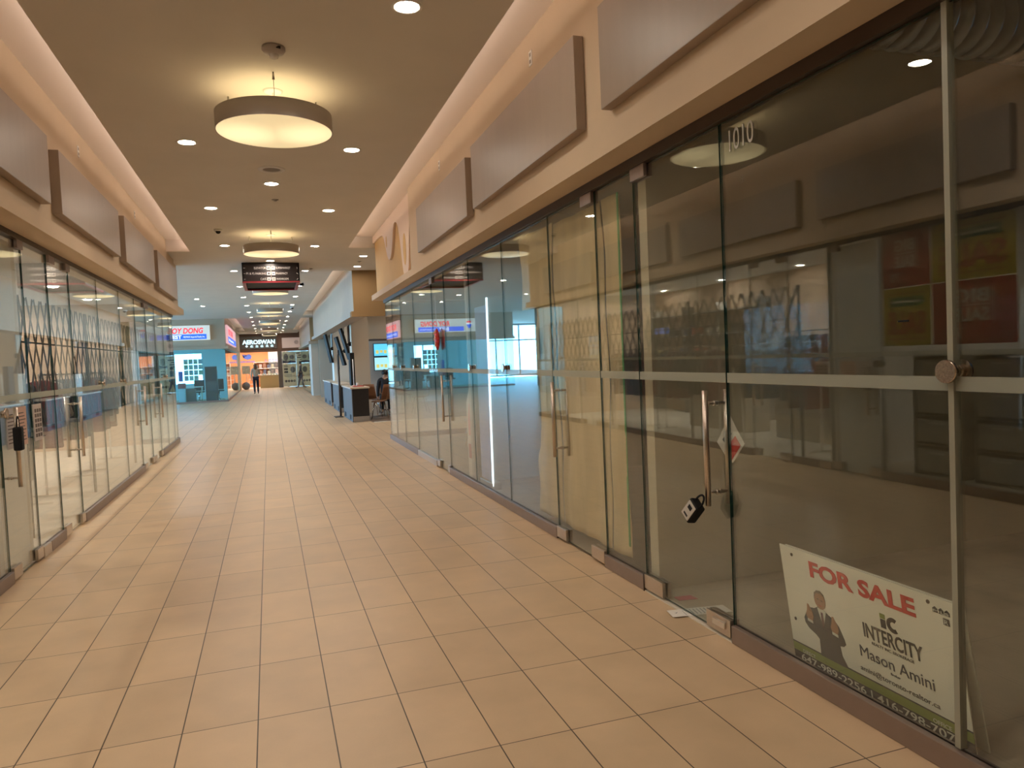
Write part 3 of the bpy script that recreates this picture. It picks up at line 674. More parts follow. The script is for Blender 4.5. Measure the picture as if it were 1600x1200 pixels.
# lockbox hanging on the nearest right door pull
t = thing('key_lockbox', (2.10,3.335,.62), 'black and silver key lockbox hanging from the right door pull', 'lockbox')
rot = Matrix.Translation((2.125,3.345,.72)) @ Matrix.Rotation(R(38),4,'X') @ Matrix.Rotation(R(12),4,'Y')
MB().box(-.028,.028,-.042,.042,-.125,-.01,M=rot).build('body', BLACK, t, bevel=.009)
MB().box(-.0335,-.027,-.034,.034,-.115,-.02,M=rot).build('silver_face', mat('silver_plate',(.68,.63,.56),.3,.5), t, bevel=.004)
MB().box(-.0350,-.033,-.016,.016,-.058,-.035,M=rot).build('key_dial', BLACK, t); MB().box(-.0350,-.033,-.018,.018,-.10,-.09,M=rot).build('label_strip', SB, t)
m = MB(); pts = [rot @ Vector((0,.028*math.cos(a),-.012+.058*math.sin(a))) for a in [math.pi*i/10 for i in range(11)]]
m.path(pts,.0055).build('shackle', BLACK, t)
# hang card inside the door
t = thing('hanging_card', (2.30,3.30,.90), 'small white and red diamond-hung card on the inner pull of the near right door', 'card')
o_ = Vector((2.305,3.305,.905))
MB().prism([(0,0),(.085,.12),(0,.27),(-.085,.12)], o_, (.35,-.93,0), (0,0,1), .003).build('card_face', PAPER, t)
MB().prism([(0,.02),(.062,.11),(.03,.16),(-.04,.07)], o_+Vector((-.003,-.002,0)), (.35,-.93,0), (0,0,1), .001).build('red_stripe', RD, t)
MB().prism([(-.05,.125),(-.01,.18),(.01,.16),(-.03,.10)], o_+Vector((-.003,-.002,.01)), (.35,-.93,0), (0,0,1), .001).build('black_print', BK, t)
MB().tube((2.295,3.30,1.17),(2.295,3.315,1.245),.0012,n=6).build('string', WHITE, t)
# papers on the floor
t = thing('flyer', (2.25,3.6,.007), 'creased white flyer slipped under the near right glass door', 'paper')
fo = Vector((2.11,3.63,.0075)); fx = Vector((.95,-.18,0)).normalized(); fy = Vector((.18,.95,0)).normalized()
MB().prism([(0,0),(.36,0),(.35,.12),(.0,.11)], fo, fx, fy, .0008).build('sheet', PAPER, t)
m = MB()
for k in range(8): m.prism([(.13+k*.022,.02),(.137+k*.022,.02),(.137+k*.022,.10),(.13+k*.022,.10)], fo+Vector((0,0,.0009)), fx, fy, .0003)
m.prism([(.085,.01),(.088,.01),(.088,.09),(.085,.09)], fo+Vector((0,0,.0009)), fx, fy, .0003); m.prism([(.03,.06),(.04,.05),(.055,.075),(.04,.062)], fo+Vector((0,0,.0009)), fx, fy, .0003)
m.build('printed_lines', mat('print_grey',(.3,.3,.28),.6), t)
tag(MB().prism([(0,0),(.12,0),(.10,.075),(-.01,.07)],(2.29,3.86,.006),fx,fy,.001).build('pink_slip', mat('pink_paper',(.55,.13,.17),.7)),'pink paper slip on the bare floor behind the near right door','paper')
m = MB().path([Vector(p) for p in ((3.35,2.05,.008),(3.0,2.08,.008),(2.86,2.06,.008),(3.0,1.98,.008),(3.25,1.96,.008))],.003,6)
tag(m.build('loose_cord', BLACK),'thin black cord loop lying on the dark shop floor beside the for-sale board','cord')
# duct in the dark unit
t = thing('spiral_duct', (5,3.6,3.3), 'spiral galvanised duct under the dark unit ceiling at the top right', 'duct')
m = MB(); prof = []; k = 0; x = 2.6
while x < 8.6: prof += [(x,.20),(x+.10,.20),(x+.105,.208),(x+.115,.208),(x+.12,.20)]; x += .12
rings = []
for px, rr in prof: rings.append([m.b.verts.new((px, 3.55+rr*math.cos(2*math.pi*i/24), 3.52+rr*math.sin(2*math.pi*i/24))) for i in range(24)])
for A, B_ in zip(rings, rings[1:]):
    for i in range(24): f = m.b.faces.new((A[i],A[(i+1)%24],B_[(i+1)%24],B_[i])); f.smooth = True
m.build('duct_run', mat('galvanised_steel',(.42,.48,.56),.35,.8,noise=.15,nscale=6), t)
m = MB()
for x in (3.2,4.8,6.4): m.tube((x,3.55,3.72),(x,3.55,4.1),.012,n=8)
m.build('hanger_rods', DARKM, t)
# kraft paper masking
KR = mat('kraft_paper', (.62,.50,.30), .75, noise=.16, nscale=2.2, bump=.5, bscale=5, stretch=(1,2.2,.5))
def kraft(y0, y1, z0, z1, label, x=2.262, jag=0):
    me = MB(); ny, nz = 40, 50; g = []
    for i in range(ny+1):
        r_ = []
        for j in range(nz+1):
            y = y0+(y1-y0)*i/ny; z = z0+(z1-z0)*j/nz
            if jag and i == ny: y += jag*math.sin(z*5)+jag*.5*math.sin(z*13)
            dx = .010*math.sin(y*9+z*2.1)+.007*math.sin(z*7-y*3)+.006*math.sin(y*23)
            r_.append(me.b.verts.new((x+.018+dx, y, z)))
        g.append(r_)
    for i in range(ny):
        for j in range(nz):
            f = me.b.faces.new((g[i][j],g[i+1][j],g[i+1][j+1],g[i][j+1])); f.smooth = True
    o = me.build('kraft_paper_sheet', KR, fix=False)
    s = o.modifiers.new('thick','SOLIDIFY'); s.thickness = .002
    return tag(o, label, 'paper sheet', 'brown paper masking the shop glass')
k1 = kraft(4.72,5.62,.12,2.6,'crinkled brown paper filling the middle right glass door with twin pull bars')
k2 = kraft(4.45,4.70,.12,2.6,'narrow brown paper strip with green tape edge beside the dark gap')
MB().box(2.272,2.276,4.44,4.462,.2,2.6).build('green_tape', mat('green_masking_tape',(.08,.34,.12),.6), k2)
k3 = kraft(5.64,6.14,.12,1.95,'brown paper lower sheet beyond the papered door', jag=.06)
k4 = kraft(5.64,6.46,1.95,2.62,'brown paper upper sheet beyond the papered door', jag=.02)
t = thing('posted_notice', (2.245,6.1,1.5), 'pale yellow handwritten notice taped to the edge of the brown paper', 'notice')
MB().box(2.243,2.245,5.98,6.26,1.5,1.78).build('sheet', mat('yellow_paper',(.62,.58,.38),.7), t)
m = MB()
for k in range(6): m.box(2.2422,2.2426,6.02,6.22,1.54+k*.036,1.545+k*.036)
m.build('writing', mat('print_grey',(.3,.3,.28),.6), t)
# shop behind the clear glass on the right
t = thing('hanging_charm', (2.19,9.76,1.64), 'red and gold oval festive charm hanging on the farthest right glass door', 'ornament')
MB().ball((2.19,9.76,1.80),.09,24,16,(.35,1,1.65)).build('red_charm', mat('festive_red',(.55,.03,.03),.45,noise=.4,nscale=25), t)
m = MB()
for k in range(9): a = k*2.2; m.ball((2.16,9.76+.055*math.cos(a),1.80+.11*math.sin(a*1.3)),.016,8,6,(.3,1,1.3))
m.build('gold_beads', mat('gold_foil',(.8,.42,.08),.3,.6), t); MB().tube((2.19,9.76,1.94),(2.19,9.76,2.4),.002,n=6).build('thread', WHITE, t)
t = thing('roll_up_banner', (2.42,8.1,.004), 'slim blue and white roll-up banner with bright edge behind the right glass', 'banner')
MB().box(2.36,2.375,7.98,8.42,.10,2.12).build('banner_cloth', mat('banner_blue_white',(.35,.42,.75),.5,noise=.25,nscale=2), t)
MB().tube((2.36,7.96,.05),(2.36,7.90,2.2),.012,n=10).build('light_tube', emis('lit_edge_tube',(.75,.88,1),1.2), t)
MB().box(2.34,2.46,7.95,8.45,.006,.09).build('base', STEEL, t, bevel=.01)
t = thing('tower_poster', (2.40,8.75,.004), 'white and pink pointed poster stand behind the right glass', 'poster')
MB().prism([(0,0),(.42,0),(.42,.95),(.21,1.2),(0,.95)],(2.36,8.55,.01),(0,1,0),(0,0,1),-.01).build('board', mat('poster_cream',(.7,.66,.6),.6), t)
MB().prism([(.08,.55),(.34,.55),(.36,.75),(.28,.95),(.14,.95),(.06,.75)],(2.348,8.55,.01),(0,1,0),(0,0,1),-.002).build('pink_scoop', mat('poster_pink',(.72,.35,.36),.6), t)
MB().prism([(.05,.26),(.37,.26),(.37,.44),(.05,.44)],(2.348,8.55,.01),(0,1,0),(0,0,1),-.002).build('red_panel', mat('poster_red',(.45,.12,.10),.6), t)
def stool(x, y, label):
    t = thing('round_stool', (x,y,.004), label, 'stool', 'stools in the right shop')
    MB().tube((x,y,.44),(x,y,.49),.18,n=28).build('seat', mat('stool_seat',(.5,.46,.4),.5), t, bevel=.008)
    for a in (45,135,225,315):
        c_, s_ = math.cos(R(a)), math.sin(R(a)); MB().tube((x+.13*c_,y+.13*s_,.44),(x+.19*c_,y+.19*s_,.004),.012,n=8).build('leg', STEEL, t)
stool(3.0,10.6,'pale round stool behind the right glass, nearer of two'); stool(3.3,12.1,'pale round stool behind the right glass, farther of two')
t = thing('shop_table', (3.5,11.4,.004), 'low white table between the stools behind the right glass', 'table')
MB().box(3.2,3.9,10.9,12.0,.70,.73).build('tabletop', WHITE, t, bevel=.005)
for x in (3.25,3.85):
    for y in (10.95,11.95): MB().tube((x,y,.004),(x,y,.7),.018,n=8).build('leg', STEEL, t)

# ================================================================== LEFT SHOPS
YEL = mat('poster_yellow', (.55,.45,.06), .5); PRED = mat('sale_red', (.42,.06,.05), .5); PW = mat('poster_white_ink', (.8,.78,.72), .5); PG = mat('poster_green_ink', (.05,.2,.08), .5)
def sale(y0, y1, z0, z1, kind, label):
    t = thing('sale_poster', (-1.925,(y0+y1)/2,z0), label, 'poster', 'sale posters on the left glass')
    MB().box(-1.930,-1.926,y0,y1,z0,z1).build('sheet', PRED if kind=='big' else YEL, t)
    w, h = y1-y0, z1-z0; P = lambda u, v: (-1.9255, y0+u*w, z0+v*h); ex, ey = (0,1,0), (0,0,1)
    if kind == 'big':
        text('BIG', P(.30,.66), ex, ey, .2*h, PW, t, width=.42*w, bold=.03); text('SALE', P(.30,.36), ex, ey, .2*h, PW, t, width=.42*w, bold=.03)
        text('70', P(.62,.10), ex, ey, .16*h, PW, t, width=.2*w, bold=.02)
        MB().box(-1.9258,-1.925,y0+.3*w,y0+.72*w,z0+.60*h,z0+.615*h).box(-1.9258,-1.925,y0+.25*w,y0+.262*w,z0+.3*h,z0+.9*h).build('white_lines', PW, t)
    else:
        text('SALE', P(.10,.22), ex, ey, .36*h, PRED, t, width=.8*w, bold=.04)
        MB().box(-1.9258,-1.925,y0+.14*w,y0+.86*w,z0+.68*h,z0+.84*h).build('green_strip', PG, t)
        MB().box(-1.9252,-1.9245,y0+.2*w,y0+.8*w,z0+.74*h,z0+.78*h).build('white_print', PW, t)
        MB().box(-1.9258,-1.925,y0+.1*w,y0+.9*w,z0+.10*h,z0+.13*h).box(-1.9258,-1.925,y0+.1*w,y0+.9*w,z0+.89*h,z0+.91*h).build('red_lines', PRED, t)
sale(5.69,6.29,2.08,2.655,'big','red sale poster with white letters, upper row, the one nearer the glass door')
sale(4.79,5.67,2.08,2.655,'yellow','yellow sale poster with red letters, upper row, the one farther from the glass door')
sale(5.69,6.29,1.46,2.07,'yellow','yellow sale poster with red letters, lower row, the one nearer the glass door')
sale(4.79,5.67,1.46,2.07,'big','red sale poster with white letters, lower row, the one farther from the glass door')
tag(MB().box(-1.995,-1.965,6.40,7.02,.004,2.64).build('white_board', mat('cool_white_board',(.82,.83,.86),.6)),'tall plain white board standing behind the left glass door','board')
for i, (y0, mt, lab) in enumerate([(6.42,'notice_grey','grey patterned notice, leftmost of the three taped on the left glass door'),(6.68,'notice_pink','pink and orange notice, middle of the three on the left glass door'),(7.10,'notice_grid','notice printed with rows of small black boxes, rightmost of the three on the left glass')]):
    t = thing('taped_notice', (-1.90,y0+.12,.99), lab, 'notice', 'notices on the left glass')
    MB().box(-1.901,-1.8995,y0,y0+.23,.99,1.30).build('sheet', mat(mt, [(.55,.52,.5),(.68,.45,.36),(.62,.56,.52)][i], .6, noise=.05), t)
    m = MB()
    if i == 2:
        for a in range(6):
            for b in range(3): m.box(-1.899,-1.8985,y0+.03+b*.065,y0+.08+b*.065,1.02+a*.042,1.05+a*.042)
    else:
        for a in range(9): m.box(-1.899,-1.8985,y0+.03,y0+.20-.02*(a%3),1.03+a*.027,1.038+a*.027)
    m.build('printing', mat('notice_ink', (.12,.09,.08) if i != 1 else (.12,.09,.08), .6), t)
t = thing('key_lockbox', (-1.82,6.46,.98), 'black key lockbox hanging on the pull of the left glass door', 'lockbox')
MB().box(-1.86,-1.80,6.40,6.47,.98,1.16).build('body', BLACK, t, bevel=.012)
MB().path([Vector((-1.83,6.41+.03*(1-math.cos(a)),1.15+.09*math.sin(a))) for a in [math.pi*i/8 for i in range(9)]],.005).build('shackle', BLACK, t)
# drawer units under the posters
BIN = mat('smoky_drawer_plastic', (.38,.36,.33), .35); BFR = mat('drawer_frame', (.16,.14,.12), .5)
for i, y in enumerate([4.6, 5.35, 6.1]):
    t = thing('drawer_unit', (-2.6,y,.004), 'plastic drawer unit under the sale posters, %s along the left glass' % ORD[i], 'drawer unit', 'plastic drawer units')
    m = MB()
    for yy in (y-.31,y+.29): m.box(-2.95,-2.45,yy,yy+.02,.004,1.32)
    for k in range(5): m.box(-2.95,-2.45,y-.31,y+.31,.004+k*.33,.02+k*.33)
    m.build('frame', BFR, t)
    for k in range(4):
        d_ = MB().box(-2.93,-2.44,y-.27,y+.27,.04+k*.33,.30+k*.33).build('drawer', BIN, t, bevel=.015)
        MB().box(-2.44,-2.425,y-.1,y+.1,.25+k*.33,.27+k*.33).build('handle', WHITE, d_)
# folding lattice gate
GM = mat('grey_gate_metal', (.06,.056,.052), .5, .3)
t = thing('folding_gate', (-2.2,12.4,.06), 'grey folding lattice security gate drawn behind the left glass', 'gate')
Y0, Y1, Z0, Z1 = 7.95, 16.9, 1.02, 2.30
m = MB(); yc = Y0-1.2
while yc < Y1+1.2:
    for s in (-1, 1):
        c = clip_poly_line((yc, Z1), (yc+s*.62, Z0), Y0, Y1, Z0, Z1)
        if c:
            (a0, a1), (b0, b1) = c; d_ = Vector((0,b0-a0,b1-a1)).normalized(); n_ = Vector((0,-d_.z,d_.y))*.017
            x = -2.2 + s*.006; q = []
            for P_ in ((a0,a1),(b0,b1)):
                for k in (-1,1):
                    for dx in (-.003,.003): q.append(m.b.verts.new(Vector((x+dx,P_[0],P_[1]))+n_*k))
            for f in ((0,1,3,2),(4,6,7,5),(0,4,5,1),(2,3,7,6),(0,2,6,4),(1,5,7,3)): m.b.faces.new([q[i] for i in f])
    yc += .243
m.build('lattice', GM, t)
m = MB()
for y in (7.95, 10.6, 13.6, 16.88): m.box(-2.215,-2.185,y-.012,y+.012,.01,2.30)
m.build('upright', GM, t); MB().box(-2.21,-2.19,7.95,16.9,1.86,1.875).box(-2.21,-2.19,7.95,16.9,1.01,1.03).build('cross_bar', GM, t)
# clothes rails
def garment_proto(i, L, col):
    t = thing('hanging_garment', (0,0,0), 'x', 'garment')
    m = MB(); n = 10; prof = [(-.20,0),(-.23,-.10),(-.19,-.28),(-.21,-L),(.21,-L),(.19,-.28),(.23,-.10),(.20,0),(.07,.045),(-.07,.045)]
    m.prism(prof, (0,-.028,0), (1,0,0), (0,0,1), .056)
    m.build('cloth', mat('cloth_%s' % col[0], col[1], .85, noise=.15, nscale=9), t, bevel=.02)
    MB().prism([(-.20,-.03),(-.31,-.42),(-.24,-.45),(-.15,-.12)],(0,-.022,0),(1,0,0),(0,0,1),.044).prism([(.20,-.03),(.31,-.42),(.24,-.45),(.15,-.12)],(0,-.022,0),(1,0,0),(0,0,1),.044).build('sleeves', MATS['cloth_%s' % col[0]], t)
    MB().path([Vector(p) for p in ((0,0,.03),(0,0,.08),(.018,0,.105),(0,0,.13))],.003,6).build('hanger_hook', CHROME, t)
    return t
GC = [('navy',(.014,.016,.026)),('charcoal',(.05,.05,.05)),('maroon',(.16,.03,.03)),('denim',(.03,.04,.055)),('cream',(.5,.44,.36)),('slate',(.07,.075,.08))]
GP = [garment_proto(i, .62+.1*(i%3), c) for i, c in enumerate(GC)]
gi = 0; firstuse = set()
def rack(x, y0, y1, z, lab, dens=.17):
    global gi
    t = thing('clothes_rail', (x,(y0+y1)/2,.004), 'chrome '+lab+' loaded with garments', 'clothes rail', 'clothes rails in the left shop')
    MB().tube((x,y0,z),(x,y1,z),.014,n=10).build('top_rail', CHROME, t)
    for y in (y0+.02,y1-.02):
        MB().tube((x,y,.02),(x,y,z),.014,n=10).build('upright', CHROME, t); MB().box(x-.22,x+.22,y-.015,y+.015,.004,.025).build('foot', CHROME, t)
    y = y0+.12; k = 0
    while y < y1-.1:
        c = random.randrange(6)
        o = GP[c] if c not in firstuse else copy_tree(GP[c]); firstuse.add(c)
        o.location = (x, y, z-.12); o.rotation_euler.z = random.uniform(-.15,.15)
        o['label'] = '%s garment, %s from the near end of the %s' % (GC[c][0], (ORD[k] if k else 'first'), lab)
        o['group'] = 'garments on the ' + lab
        y += dens*random.uniform(.8,1.3); k += 1
rack(-2.75, 8.2, 10.0, 1.55, 'near clothes rail behind the gate'); rack(-2.75, 10.6, 12.4, 1.55, 'middle clothes rail behind the gate')
rack(-2.75, 13.0, 14.6, 1.55, 'far clothes rail behind the gate'); rack(-4.6, 8.4, 12.0, 1.75, 'deep clothes rail', .3)
def shoe_counter(y0, y1, lab):
    t = thing('display_counter', (-3.6,(y0+y1)/2,.004), 'cream display counter ' + lab, 'counter', 'cream counters in the left shop')
    MB().box(-3.9,-3.4,y0,y1,.004,.86).build('body', mat('cream_laminate',(.62,.57,.48),.5), t); MB().box(-3.93,-3.37,y0-.02,y1+.02,.86,.90).build('top', WHITE, t)
    for k in range(3): MB().box(-3.4,-3.385,y0+.05,y1-.05,.08+k*.26,.30+k*.26).build('drawer_front', mat('cream_laminate_front',(.56,.5,.42),.5), t)
shoe_counter(8.2,10.0,'nearest, behind the clothes rails'); shoe_counter(10.8,12.6,'farther, behind the clothes rails')
bc = [(.5,.12,.08),(.08,.07,.07),(.42,.38,.32),(.12,.16,.3),(.45,.4,.2)]
for i in range(9):
    c = bc[i%5]; y = 8.35+i*.19 if i < 5 else 10.95+(i-5)*.3
    t = thing('handbag', (-3.6,y,.90), '%s handbag, %s one on the %s cream counter' % (['red','black','beige','blue','mustard'][i%5], ORD[i if i<5 else i-5], 'nearest' if i < 5 else 'farther'), 'bag', 'handbags on the counters')
    MB().prism([(-.11,0),(.11,0),(.09,.17),(-.09,.17)],(-3.6,y-.03,.902),(1,0,0),(0,0,1),.06).build('body', mat('bag_%d'%(i%5),c,.5), t, bevel=.01)
    MB().path([Vector((-3.6+.05*math.cos(a),y,1.07+.09*math.sin(a))) for a in [math.pi*j/8 for j in range(9)]],.005,6).build('strap', BLACK, t)
# wall shelving with boxes at the back of the left shop
t = thing('shelf_unit', (-5.0,14.4,.004), 'tall grey shelf unit along the rear wall of the left shop', 'shelf')
m = MB()
for z in (.3,.8,1.3,1.8,2.3): m.box(-5.18,-4.85,12.3,16.6,z,z+.03)
m.build('shelf_boards', mat('shelf_grey',(.35,.34,.33),.5), t)
m = MB()
for y in (12.3,13.7,15.1,16.57): m.box(-5.18,-4.85,y,y+.03,.004,2.5)
m.build('uprights', MATS['shelf_grey'], t)
bx = 0
for z in (.83,1.33,1.83):
    for k in range(8):
        y = 12.4+k*.52; c = bc[(k*3+int(z*10))%5]
        tag(MB().box(-5.15,-4.89,y,y+.3,z,z+.14+.04*(k%3)).build('shoe_box', mat('box_%d'%((k*3+int(z*10))%5),c,.7)),'%s shoe box on the rear shelf, %s row, %s from the near end' % (['red','black','beige','blue','mustard'][(k*3+int(z*10))%5], {83:'lower',133:'middle',183:'upper'}[int(round(z*100))], ORD[k]),'box','boxes on the rear shelf')
t = thing('wall_sign', (-5.18,16.0,1.92), 'small blue and white sign hanging inside the left shop', 'sign')
MB().box(-4.83,-4.80,15.7,16.35,1.90,2.05).build('board', emis('blue_lit_sign',(.15,.3,.9),.25), t)
sbox('wall_left', mat('peach_wall',(.70,.52,.38),.75), -5.3, -5.2, 7.2, 16.95, 0, 3.25)

# ================================================================== CAFE
GREYL = mat('grey_laminate', (.17,.165,.165), .7, spec=.2); CBL = mat('counter_black', (.018,.016,.018), .35); KICK = mat('kick_plate_steel', (.45,.44,.45), .3, .8); CT = mat('pale_countertop', (.66,.58,.48), .35)
def counter(x0,x1,y0,y1,h,lab):
    t = thing('cafe_counter', ((x0+x1)/2,(y0+y1)/2,.004), lab, 'counter', 'cafe counters along the corridor')
    MB().box(x0+.02,x1,y0,y1,.14,h).build('body', CBL, t); MB().box(x0+.02,x1,y0+.01,y1,.004,.14).build('kick_plate', KICK, t)
    MB().box(x0,x0+.02,y0,y1,.004,h).build('side_panel', GREYL, t); MB().box(x0-.03,x1+.03,y0-.03,y1+.03,h,h+.04).build('countertop', CT, t, bevel=.004)
    for k in (.15,.72): MB().box(x0-.006,x0-.001,y0+(y1-y0)*k,y0+(y1-y0)*(k+.13),.05,.17).build('vent', BLACK, t)
counter(1.97,2.40,19.0,21.3,.85,'black and grey cafe counter, nearest to the camera')
counter(2.02,2.42,23.0,25.4,.84,'black and grey cafe counter, second')
counter(2.05,2.45,26.6,30.0,.84,'black and grey cafe counter, farthest')
def monitor(p0, p1, y0, y1, lab):
    t = thing('tilted_monitor', (p0[0],(y0+y1)/2,p1[1]), lab, 'monitor', 'hanging cafe monitors')
    a, b = Vector((p0[0],0,p0[1])), Vector((p1[0],0,p1[1])); d_ = (b-a).normalized(); n_ = Vector((d_.z,0,-d_.x))*.035
    m = MB(); q = []
    for yy in (y0,y1):
        for P_ in (a,b):
            for s in (-1,1): q.append(m.b.verts.new(Vector((0,yy,0))+P_+n_*s))
    for f in ((0,1,3,2),(4,6,7,5),(0,4,5,1),(2,3,7,6),(0,2,6,4),(1,5,7,3)): m.b.faces.new([q[i] for i in f])
    m.build('screen_housing', BLACK, t, bevel=.008)
    c = (a+b)/2; MB().tube((c.x+.03,(y0+y1)/2,c.z),(c.x+.14,(y0+y1)/2,c.z),.02,n=8).tube((c.x+.14,(y0+y1)/2,c.z-.06),(c.x+.14,(y0+y1)/2,c.z+.06),.04,n=8).tube((c.x+.14,(y0+y1)/2,c.z),(c.x+.14,(y0+y1)/2,3.45),.011,n=8).build('ceiling_mount', BLACK, t)
monitor((2.02,2.52),(2.25,1.62),21.4,22.0,'black tilted monitor on a ceiling arm above the nearest cafe counter')
monitor((2.0,2.58),(2.2,1.55),27.0,28.0,'black tilted monitor on a ceiling arm above the farthest cafe counter')
monitor((2.05,2.35),(2.28,1.45),23.2,24.0,'black tilted monitor on a ceiling arm in the middle over the cafe counters')
tag(MB().box(2.13,2.25,20.5,20.9,.89,1.80).build('black_display_tower', BLACK, bevel=.01),'tall slim black display standing on the nearest cafe counter','display')
t = thing('sign_stand', (1.86,21.3,0), 'slim dark floor stand with flat base at the corridor edge of the cafe', 'stand')
MB().box(1.70,1.92,21.0,21.5,0,.02).build('base', DARKM, t); MB().tube((1.88,21.3,.02),(1.88,21.3,1.9),.03,n=10).build('pole', DARKM, t); MB().box(1.87,1.9,21.15,21.45,1.35,1.9).build('holder', BLACK, t)
t = thing('queue_post', (2.16,20.1,.89), 'white slim sign post on the nearest cafe counter', 'post')
MB().tube((2.16,20.1,.89),(2.16,20.1,.91),.05,n=14).build('base', WHITE, t); MB().tube((2.16,20.1,.91),(2.16,20.1,1.62),.012,n=8).build('stem', WHITE, t)
t = thing('red_tray', (2.2,19.7,.89), 'small red and white tray on the nearest cafe counter', 'tray')
MB().box(2.08,2.36,19.5,19.85,.89,.91).build('tray', mat('tray_red',(.5,.06,.05),.4), t, bevel=.005); MB().tube((2.2,19.65,.91),(2.2,19.65,.99),.03,n=14).build('cup', WHITE, t)
for i,(x,z0_,z1_) in enumerate([(3.95,1.72,2.14),(3.95,1.22,1.66)]):
    if i == 0: sbox('wall_right', mat('white_tile_wall',(.6,.58,.55),.4), 3.3, 6, 26.06, 26.2, 0, 2.25)
    t = thing('menu_screen', (x,26.0,z0_), 'glowing cyan cafe menu screen, %s of the two stacked' % ('upper' if i==0 else 'lower'), 'menu screen', 'cafe menu screens')
    MB().box(x-.42,x+.42,26.0,26.06,z0_-.02,z1_+.02).build('bezel', BLACK, t)
    MB().box(x-.40,x+.40,25.994,25.999,z0_,z1_).build('screen', emis('menu_cyan_%d'%i,(.10,.50,.80) if i==0 else (.3,.6,.65),.6), t)
    m = MB()
    for k in range(5): m.box(x-.34+k*.14,x-.24+k*.14,25.990,25.993,z0_+.08+.03*(k%2),z0_+.2)
    m.build('menu_pictures', emis('menu_yellow',(.8,.7,.2) ,.35), t)
def chair_proto():
    t = thing('cafe_chair', (0,0,0), 'x', 'chair')
    m = MB(); g = []
    for i in range(9):
        r_ = []
        for j in range(9):
            u = i/8*2-1; v = j/8
            if v < .5: x, y, z = u*.21*(1-.1*v), .2-.4*v/.5, .45+.02*u*u
            else: w = (v-.5)/.5; x, y, z = u*(.20-.05*w), -.2-.08*w, .45+.04+.40*w
            r_.append(m.b.verts.new((x,y,z)))
        g.append(r_)
    for i in range(8):
        for j in range(8): m.b.faces.new((g[i][j],g[i+1][j],g[i+1][j+1],g[i][j+1])).smooth = True
    s = m.build('seat_shell', mat('brown_chair_wood',(.30,.14,.07),.4), t, fix=False); md = s.modifiers.new('t','SOLIDIFY'); md.thickness = .012
    for sx in (-1,1):
        for sy in (-1,1): MB().tube((sx*.15,sy*.13,.44),(sx*.21,sy*.22,.004),.011,n=8).build('leg', CHROME, t)
    return t
ch = chair_proto()
for i,(x,y,r_,l) in enumerate([(2.95,20.4,30,'nearest the corridor end of the cafe'),(2.75,21.2,-20,'behind the nearest one'),(4.05,20.6,90,'across the near table'),(3.25,21.75,170,'under the seated person in black'),(3.9,22.4,200,'beyond the far table'),(2.75,19.6,80,'beside the nearest counter')]):
    o = ch if i==0 else copy_tree(ch); o.location = (x,y,0); o.rotation_euler.z = R(r_); o['label'] = 'brown shell cafe chair on chrome legs, '+l; o['group'] = 'cafe chairs'
for x,y,l in [(3.4,20.8,'nearer'),(3.5,22.9,'farther')]:
    t = thing('cafe_table', (x,y,.004), 'dark pedestal cafe table, %s of the two' % l, 'table', 'cafe tables')
    MB().box(x-.32,x+.32,y-.32,y+.32,.72,.75).build('tabletop', mat('dark_wood',(.10,.05,.03),.4), t); MB().tube((x,y,.03),(x,y,.72),.03,n=10).build('pedestal', DARKM, t); MB().tube((x,y,.004),(x,y,.03),.22,n=20).build('foot', DARKM, t)

# ================================================================== PEOPLE
def person(loc, yaw, joints, edges, radii, label, body_mat, parts):
    t = thing('person', loc, label, 'person'); t.rotation_euler.z = yaw
    def skin(nm, names, es, mt, rad=None, parent=t):
        idx = {n: i for i, n in enumerate(names)}; me = bpy.data.meshes.new(nm)
        me.from_pydata([joints[n] for n in names], [(idx[a], idx[b]) for a, b in es], [])
        o = bpy.data.objects.new(nm, me); COL.objects.link(o); o.parent = parent
        sm = o.modifiers.new('skin','SKIN'); sm.use_smooth_shade = True
        for n, i in idx.items():
            r_ = (rad or radii)[n]; r_ = r_ if isinstance(r_, tuple) else (r_, r_); me.skin_vertices[0].data[i].radius = r_
        me.skin_vertices[0].data[0].use_root = True
        sb = o.modifiers.new('sub','SUBSURF'); sb.levels = 1; sb.render_levels = 1
        me.materials.append(mt); return o
    skin('body', list(joints), edges, body_mat)
    for nm, names, es, mt, add in parts:
        skin(nm, names, es, mt, {n: tuple(v+add for v in ((radii[n],)*2 if not isinstance(radii[n], tuple) else radii[n])) for n in names})
    return t
SK = mat('skin', (.50,.30,.20), .6)
